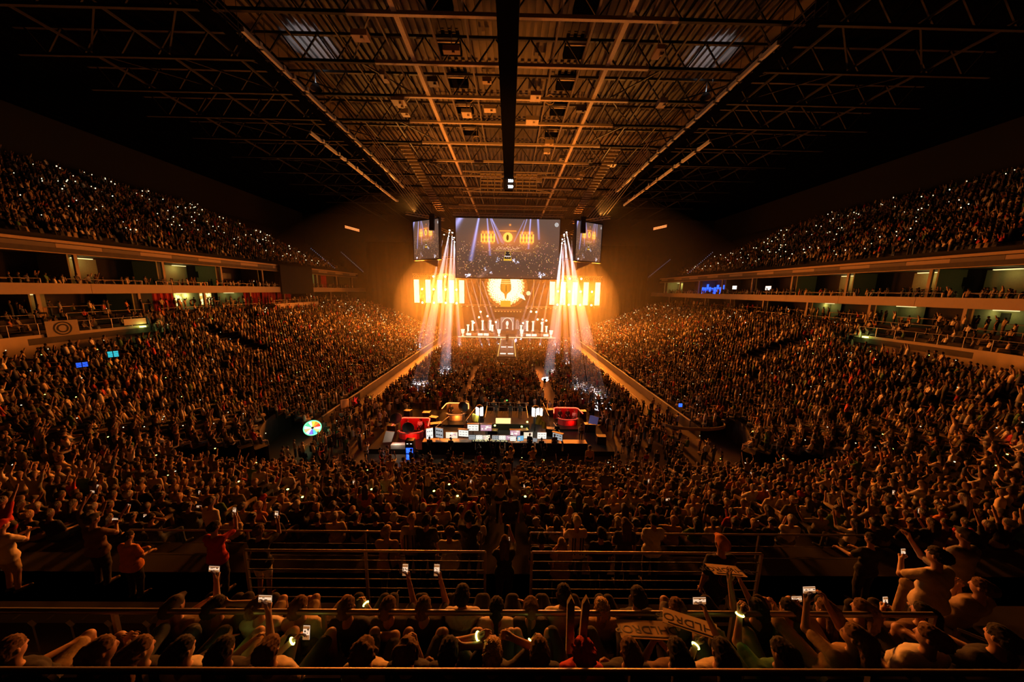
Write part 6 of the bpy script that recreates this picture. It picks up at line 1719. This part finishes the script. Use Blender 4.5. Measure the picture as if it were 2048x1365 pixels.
# upper tiers and galleries
UP = []
for side in (-1, 1):
    for k in range(1, 24):
        e = k * .85; z = 20.2 + .62 * e; y = 22.0
        while y < (99 - k * 1.0):
            y += .56
            if (y % 11) < .8 or rng.random() < .18: continue
            UP.append((side * (51.2 + e + .45), y, z, side * PI / 2 * .75 + rng.uniform(-.3, .3), rng.random() < .15, 'up'))
    for lvl, (xs, zs) in enumerate((((44.8, 46.4, 48.2, 50.4, 51.9), (10.2, 10.7, 11.2, 11.6, 11.6)), ((50.2, 50.9, 52.2), (14.65, 14.65, 14.65)))):
        for x0, z in zip(xs, zs):
            y = 21.5
            while y < 100:
                y += rng.choice((.6, .7, 1.1, 1.8, 2.5))
                if x0 < 45 and y > 38: continue
                if side < 0 and lvl == 0 and x0 < 46 and 60 < y < 76: continue
                UP.append((side * (x0 + rng.uniform(-.15, .15)), y, z, side * PI / 2 * .7 + rng.uniform(-.5, .5), x0 > 49 and rng.random() < .75, 'up'))
REST += UP

def far_person(stand, arms):
    """small-scale figure of about forty points: head, torso, legs and, if raised, arms"""
    V = []; Q = []; C = []
    def ring_tube(rings, m_, n=5):
        o_ = len(V)
        for (cx, cyy, cz, rx, ry) in rings:
            for i in range(n): V.append((cx + rx * math.cos(2 * PI * i / n), cyy + ry * math.sin(2 * PI * i / n), cz)); C.append(m_)
        for j in range(len(rings) - 1):
            for i in range(n): Q.append((o_ + j * n + i, o_ + j * n + (i + 1) % n, o_ + (j + 1) * n + (i + 1) % n, o_ + (j + 1) * n + i))
    h = .93 if stand else .5
    ring_tube([(0, 0, h - .1, .18, .13), (0, -.03, h + .30, .19, .13), (0, -.05, h + .50, .20, .10), (0, -.05, h + .56, .05, .05)], SHIRT, 6)
    ring_tube([(0, -.02, h + .56, .06, .06), (0, .0, h + .66, .09, .10), ], SKIN, 6)
    ring_tube([(0, -.01, h + .66, .095, .105), (0, -.01, h + .76, .09, .10), (0, 0, h + .82, .02, .02)], HAIR, 6)
    if stand: ring_tube([(0, 0, 0, .13, .11), (0, 0, h, .17, .12)], TROU, 4)
    else:
        o_ = len(V)
        for y_, z_ in ((0, .4), (0, .58), (.46, .58), (.46, .42), (.42, .05), (.56, .05)):
            for x_ in (-.2, .2): V.append((x_, y_, z_)); C.append(TROU)
        Q.extend([(o_ + 2, o_ + 3, o_ + 5, o_ + 4), (o_ + 4, o_ + 5, o_ + 11, o_ + 10), (o_, o_ + 2, o_ + 4, o_ + 6), (o_ + 1, o_ + 7, o_ + 5, o_ + 3), (o_ + 6, o_ + 7, o_ + 9, o_ + 8)])
    S = h + .46
    for sgn, am in zip((-1, 1), arms):
        if am == 'up': a, b_ = (sgn * .2, -.03, S), (sgn * .26, .12, S + .5)
        elif am == 'fwd': a, b_ = (sgn * .2, -.03, S), (sgn * .1, .42, S - .02)
        else: a, b_ = (sgn * .22, -.03, S), (sgn * .2, .12, S - .42)
        o_ = len(V)
        for (px, py, pz), w in ((a, .055), (b_, .04)):
            for dx, dy in ((-w, -w), (w, -w), (w, w), (-w, w)): V.append((px + dx, py + dy, pz)); C.append(SKIN if (px, py, pz) == b_ else SHIRT)
        for i in range(4): Q.append((o_ + i, o_ + (i + 1) % 4, o_ + 4 + (i + 1) % 4, o_ + 4 + i))
    return np.array(V, np.float32), np.array(Q), np.array(C, np.uint8)
FAR = [far_person(st, ar) for st in (False, True) for ar in (('d', 'd'), ('up', 'd'), ('fwd', 'fwd'), ('d', 'up'), ('up', 'up'), ('d', 'fwd'))]
cvals = dict(black=(.016, .015, .016), charcoal=(.05, .048, .05), navy=(.02, .028, .07), white=(.72, .68, .6), cream=(.6, .48, .32), grey=(.22, .21, .2), tan=(.42, .28, .15), red=(.5, .02, .03), green=(.05, .17, .06), olive=(.14, .13, .05), brown=(.13, .07, .035), orange=(.6, .2, .04))
SV = np.array([cvals[s_] for s_ in SHIRTS]); SKV = np.array([(.44, .25, .17), (.32, .17, .11), (.18, .09, .055)]); HV = np.array([(.012, .009, .008), (.03, .015, .008), (.12, .07, .03), (.02, .013, .008)]); TV = np.array([(.012, .012, .014), (.05, .07, .12), (.3, .22, .13), (.03, .03, .03)])
gV, gQ, gC = [], [], []; off_ = 0
groups = {}
for p in REST:
    dist = math.sqrt(p[0] ** 2 + p[1] ** 2 + (p[2] - 15) ** 2)
    if dist < 34:
        vi = rng.choice((14, 14, 15, 17, 16)) if p[4] else rng.choice(SITW); groups.setdefault(('n', vi), []).append(p)
    else:
        groups.setdefault(('f', rng.choice((0, 0, 0, 0, 2, 5, 5, 2, 1, 3, 4)) + (6 if p[4] else 0)), []).append(p)
for (kd, vi), ps in groups.items():
    V, Q, mt = LOD1[vi] if kd == 'n' else FAR[vi]
    n = len(ps); A = np.array([(p[0], p[1], p[2], p[3]) for p in ps]); sc = nrng.uniform(.92, 1.07, n)
    c, s_ = np.cos(A[:, 3])[:, None], np.sin(A[:, 3])[:, None]
    X = (V[None, :, 0] * c - V[None, :, 1] * s_) * sc[:, None] + A[:, 0:1]; Y = (V[None, :, 0] * s_ + V[None, :, 1] * c) * sc[:, None] + A[:, 1:2]; Z = V[None, :, 2] * sc[:, None] + A[:, 2:3]
    W = np.stack([X, Y, Z], 2).reshape(-1, 3)
    pal = np.zeros((n, 5, 3)); pal[:, SKIN] = SKV[nrng.integers(0, 3, n)]; pal[:, SHIRT] = SV[nrng.integers(0, len(SV), n)]; pal[:, TROU] = TV[nrng.integers(0, 4, n)]; pal[:, HAIR] = HV[nrng.integers(0, 4, n)]; pal[:, SHOE] = .03
    colr = pal[:, mt].reshape(-1, 3)
    q = (Q[None] + (np.arange(n) * len(V))[:, None, None]).reshape(-1, 4) + off_
    gV.append(W.astype(np.float32)); gQ.append(q.astype(np.int32)); gC.append(colr.astype(np.float32)); off_ += len(W)
CM = attr_mat('crowd_cloth')
me = mesh_np('crowd', np.concatenate(gV), np.concatenate(gQ), cols=np.concatenate(gC), smooth=True); me.materials.append(CM)
o = bpy.data.objects.new('crowd', me); COL.objects.link(o)
tag(o, 'dense crowd filling the side stands, floor, galleries and upper tiers', 'crowd', None, 'stuff')
print('crowd people', len(REST), 'verts', off_, 'near rows', len(NEARP))
del gV, gQ, gC

# phones and glow sticks lit in the stands: the nearer ones one by one, the rest together
def dot_mesh(name, r_, m_):
    b = MB(); b._add([(0, 0, r_ * .8), (r_, 0, 0), (0, r_ * .6, 0), (-r_, 0, 0), (0, -r_ * .6, 0), (0, 0, -r_ * .8)], [(0, 1, 2), (0, 2, 3), (0, 3, 4), (0, 4, 1), (5, 2, 1), (5, 3, 2), (5, 4, 3), (5, 1, 4)])
    me = bpy.data.meshes.new(name); me.from_pydata(b.v, [], b.f); me.materials.append(m_); return me
lights = []
for p in REST:
    dist = math.sqrt(p[0] ** 2 + p[1] ** 2 + (p[2] - 15) ** 2)
    pr = {'up': .075 if p[0] and p[2] > 19 else .02, 'floor': .03}.get(p[5], .045)
    if p[5] == 'up' and p[2] > 19 and p[1] < 45: pr *= .4
    if rng.random() < pr:
        lights.append((dist, Vector((p[0], p[1], p[2])) + Matrix.Rotation(p[3], 3, 'Z') @ Vector((rng.uniform(-.25, .25), .34, 1.12 + (.4 if p[4] else 0) + rng.uniform(-.1, .25))), rng.random()))
lights.sort(key=lambda t: t[0])
TIERN = lambda v: ('upper tier' if v.z > 19 else 'gallery' if abs(v.x) > 43 and v.z > 10 else 'stand' if abs(v.x) > 20.5 or v.z > 2.5 else 'floor')
pcase = MB().box((0, .006, 0), (.085, .01, .16)); 
for kd, m_ in (('p', M['phone_light']), ('g', M['glow_green'])):
    pass
pm_ = {}
def torch_mesh(kind, r_):
    key = (kind, round(r_, 3))
    if key not in pm_:
        b = MB(); b.cur = 0; b.box((0, .02, -.03), (.085, .012, .15)) if kind == 'p' else b.tube([(-.1, .02, -.12), (0, .02, 0)], .02, 5)
        b.cur = 1; b.lathe([(0, r_ * .7), (r_, 0), (0, -r_ * .7)], n=6)
        me = bpy.data.meshes.new('phone'); me.from_pydata(b.v, [], b.f)
        me.materials.append(M['phone']); me.materials.append(M['phone_light'] if kind == 'p' else M['glow_green'])
        me.polygons.foreach_set('material_index', b.m); pm_[key] = me
    return pm_[key]
N_SINGLE = 260
for i, (dist, v, u_) in enumerate(lights[:N_SINGLE]):
    kind = 'g' if u_ < (.6 if dist < 30 else .3) else 'p'
    o = bpy.data.objects.new('glow_stick' if kind == 'g' else 'phone', torch_mesh(kind, .026 if dist < 22 else .038)); COL.objects.link(o); o.location = v
    t_ = TIERN(v); sd = 'left' if v.x < 0 else 'right'
    tag(o, ('yellow-green glow stick shining in the %s %s' if kind == 'g' else 'phone with its torch shining in the %s %s') % (sd, t_), 'glow stick' if kind == 'g' else 'phone', ('glow sticks' if kind == 'g' else 'phone torches') + ' shining in the %s %s' % (sd, t_))
V0 = np.array([(0, 0, .8), (1, 0, 0), (0, .6, 0), (-1, 0, 0), (0, -.6, 0), (0, 0, -.8)]); F0 = np.array([(0, 1, 2), (0, 2, 3), (0, 3, 4), (0, 4, 1), (5, 2, 1), (5, 3, 2), (5, 4, 3), (5, 1, 4)])
rest_l = lights[N_SINGLE:]
for gi, (nm, lo_, m_, lb) in enumerate((('phone_lights', 0, 'phone_light', 'hundreds of tiny phone torches shining far off in the stands'),)):
    Vs, Fs = [], []
    for i, (dist, v, u_) in enumerate(rest_l):
        r_ = .028 + .00085 * dist * (.6 + .8 * u_); Vs.append(V0 * r_ + np.array(v)); Fs.append(F0 + 6 * i)
    me = mesh_np(nm, np.concatenate(Vs), np.concatenate(Fs)); me.materials.append(M[m_])
    o = bpy.data.objects.new(nm, me); COL.objects.link(o); tag(o, lb, 'phone lights', None, 'stuff')
print('lights', len(lights))

# seated players and people on the stage and platform, from the same figures
def small_person(vi, loc, rot, sh, label, group=None, tr='black', sc=1.0):
    o = bpy.data.objects.new('person', LOD0[vi]); COL.objects.link(o); o.location = loc; o.rotation_euler = (0, 0, rot); o.scale = (sc,) * 3
    tag(o, label, 'person', group)
    for si, m_ in enumerate((SK[0], CL[sh], CL[tr], HR['brown'], SHM)):
        o.material_slots[si].link = 'OBJECT'; o.material_slots[si].material = m_
    return o
for side in (-1, 1):
    for j in range(5):
        small_person(2 if j == 2 else 0, (side * (4.6 + j * 1.75) - .4, 94.4, 1.77), PI, ('red', 'white')[side > 0], 'player in a %s jersey at the %s desk from the centre, %s team' % (('red', 'white')[side > 0], ORD[j], 'left' if side < 0 else 'right'), 'players seated on the stage')
ops = [(-7.2, 27.3, 0, 'black'), (-5.2, 27.2, 0, 'black'), (-4.1, 29.9, 14, 'tan'), (-1.6, 27.2, 0, 'black'), (2.1, 27.3, 14, 'black'), (3.2, 27.3, 0, 'black'), (4.4, 27.2, 14, 'brown'), (.3, 33.4, 14, 'black'), (1.4, 33.3, 14, 'black'), (-1.3, 33.5, 14, 'black'),
       (-10.4, 31.0, 0, 'red'), (-9.2, 31.2, 0, 'white'), (-8.3, 30.6, 0, 'red'), (-6.6, 35.0, 0, 'black'), (-5.2, 34.9, 0, 'cream'), (6.0, 33.9, 0, 'black'), (6.9, 34.0, 0, 'black'), (7.6, 33.6, 0, 'white'), (7.4, 29.5, 14, 'tan'), (5.0, 29.6, 14, 'black')]
for i, (x, y, vi, sh) in enumerate(ops):
    small_person(vi, (x, y, .5 if not (x < -4.9 and y > 34 or x > 5.5 and y > 33) else .7) if not (abs(x) < 1.6 and y > 33) else (x, y, 1.2), PI if (y > 33 and abs(x) > 4) or (x < -8 and y > 30) else rng.uniform(-.3, .3), sh, 'person in %s on the control platform, %s of the crew' % (sh, ORD[i]) if i < 10 else 'person in %s on the platform, %s' % (sh, ('seated at the red set', 'in the middle of the red set', 'at the right of the red set', 'at the orange set, left seat', 'at the orange set, right seat', 'at the right-hand set, left seat', 'at the right-hand set, middle', 'at the right-hand set, right seat', 'standing by the lilac flag', 'standing by the right desks')[i - 10]))
for i, (x, y, vi, sh) in enumerate(((-6.5, 47, 14, 'black'), (-6.7, 52.5, 14, 'black'), (-5.8, 40.5, 15, 'black'), (6.3, 39.4, 14, 'black'), (6.0, 37.6, 14, 'black'), (5.9, 48.5, 14, 'black'), (-16.2, 28.5, 14, 'tan'), (-18.6, 33.5, 14, 'white'))):
    small_person(vi, (x, y, .03), .1, sh, 'standing person in %s %s' % (sh, ('alone in the left floor aisle', 'further up the left floor aisle', 'at the near end of the left floor aisle', 'at the near end of the right floor aisle', 'leaning by the right lantern', 'up the right floor aisle', 'crossing the floor near the prize wheel', 'at the left floor boards')[i]))
for i, (x, sh) in enumerate(((.2, 'cream'), (1.5, 'tan'), (4.9, 'tan'))):
    small_person((15, 15, 14)[i], (x, 17.0 if i < 2 else 17.2, 4.6), 0, sh, 'person in %s before the platform, %s' % (sh, ('arms raised to film, at the foot of the steps', 'just right of the filming one', 'further right')[i]))
for i, (y, z, sh, vi) in enumerate(((15.2, 5.31, 'black', 14), (13.0, 6.27, 'white', 14), (11.4, 6.91, 'black', 14), (9.6, 7.54, 'cream', 15), (7.9, 8.18, 'charcoal', 14))):
    small_person(vi, (rng.uniform(-.2, .2), y, z - .1), .1, sh, 'person in %s standing on the centre steps of the lower block, %s from the bottom' % (sh, ORD[i]))
# people on the side walls' ledges
for i, (x, y) in enumerate(((40.0, 27.2), (40.6, 28.0), (40.9, 28.8), (41.4, 29.4), (42.6, 24.4))):
    small_person((0, 0, 1, 14, 14)[i], (x, y, 8.5), .9, ('white', 'cream', 'white', 'black', 'black')[i], 'person in %s by the right beige wall, %s of the little group' % (('white', 'cream', 'white', 'black', 'black')[i], ORD[i]), 'little group by the right beige wall')
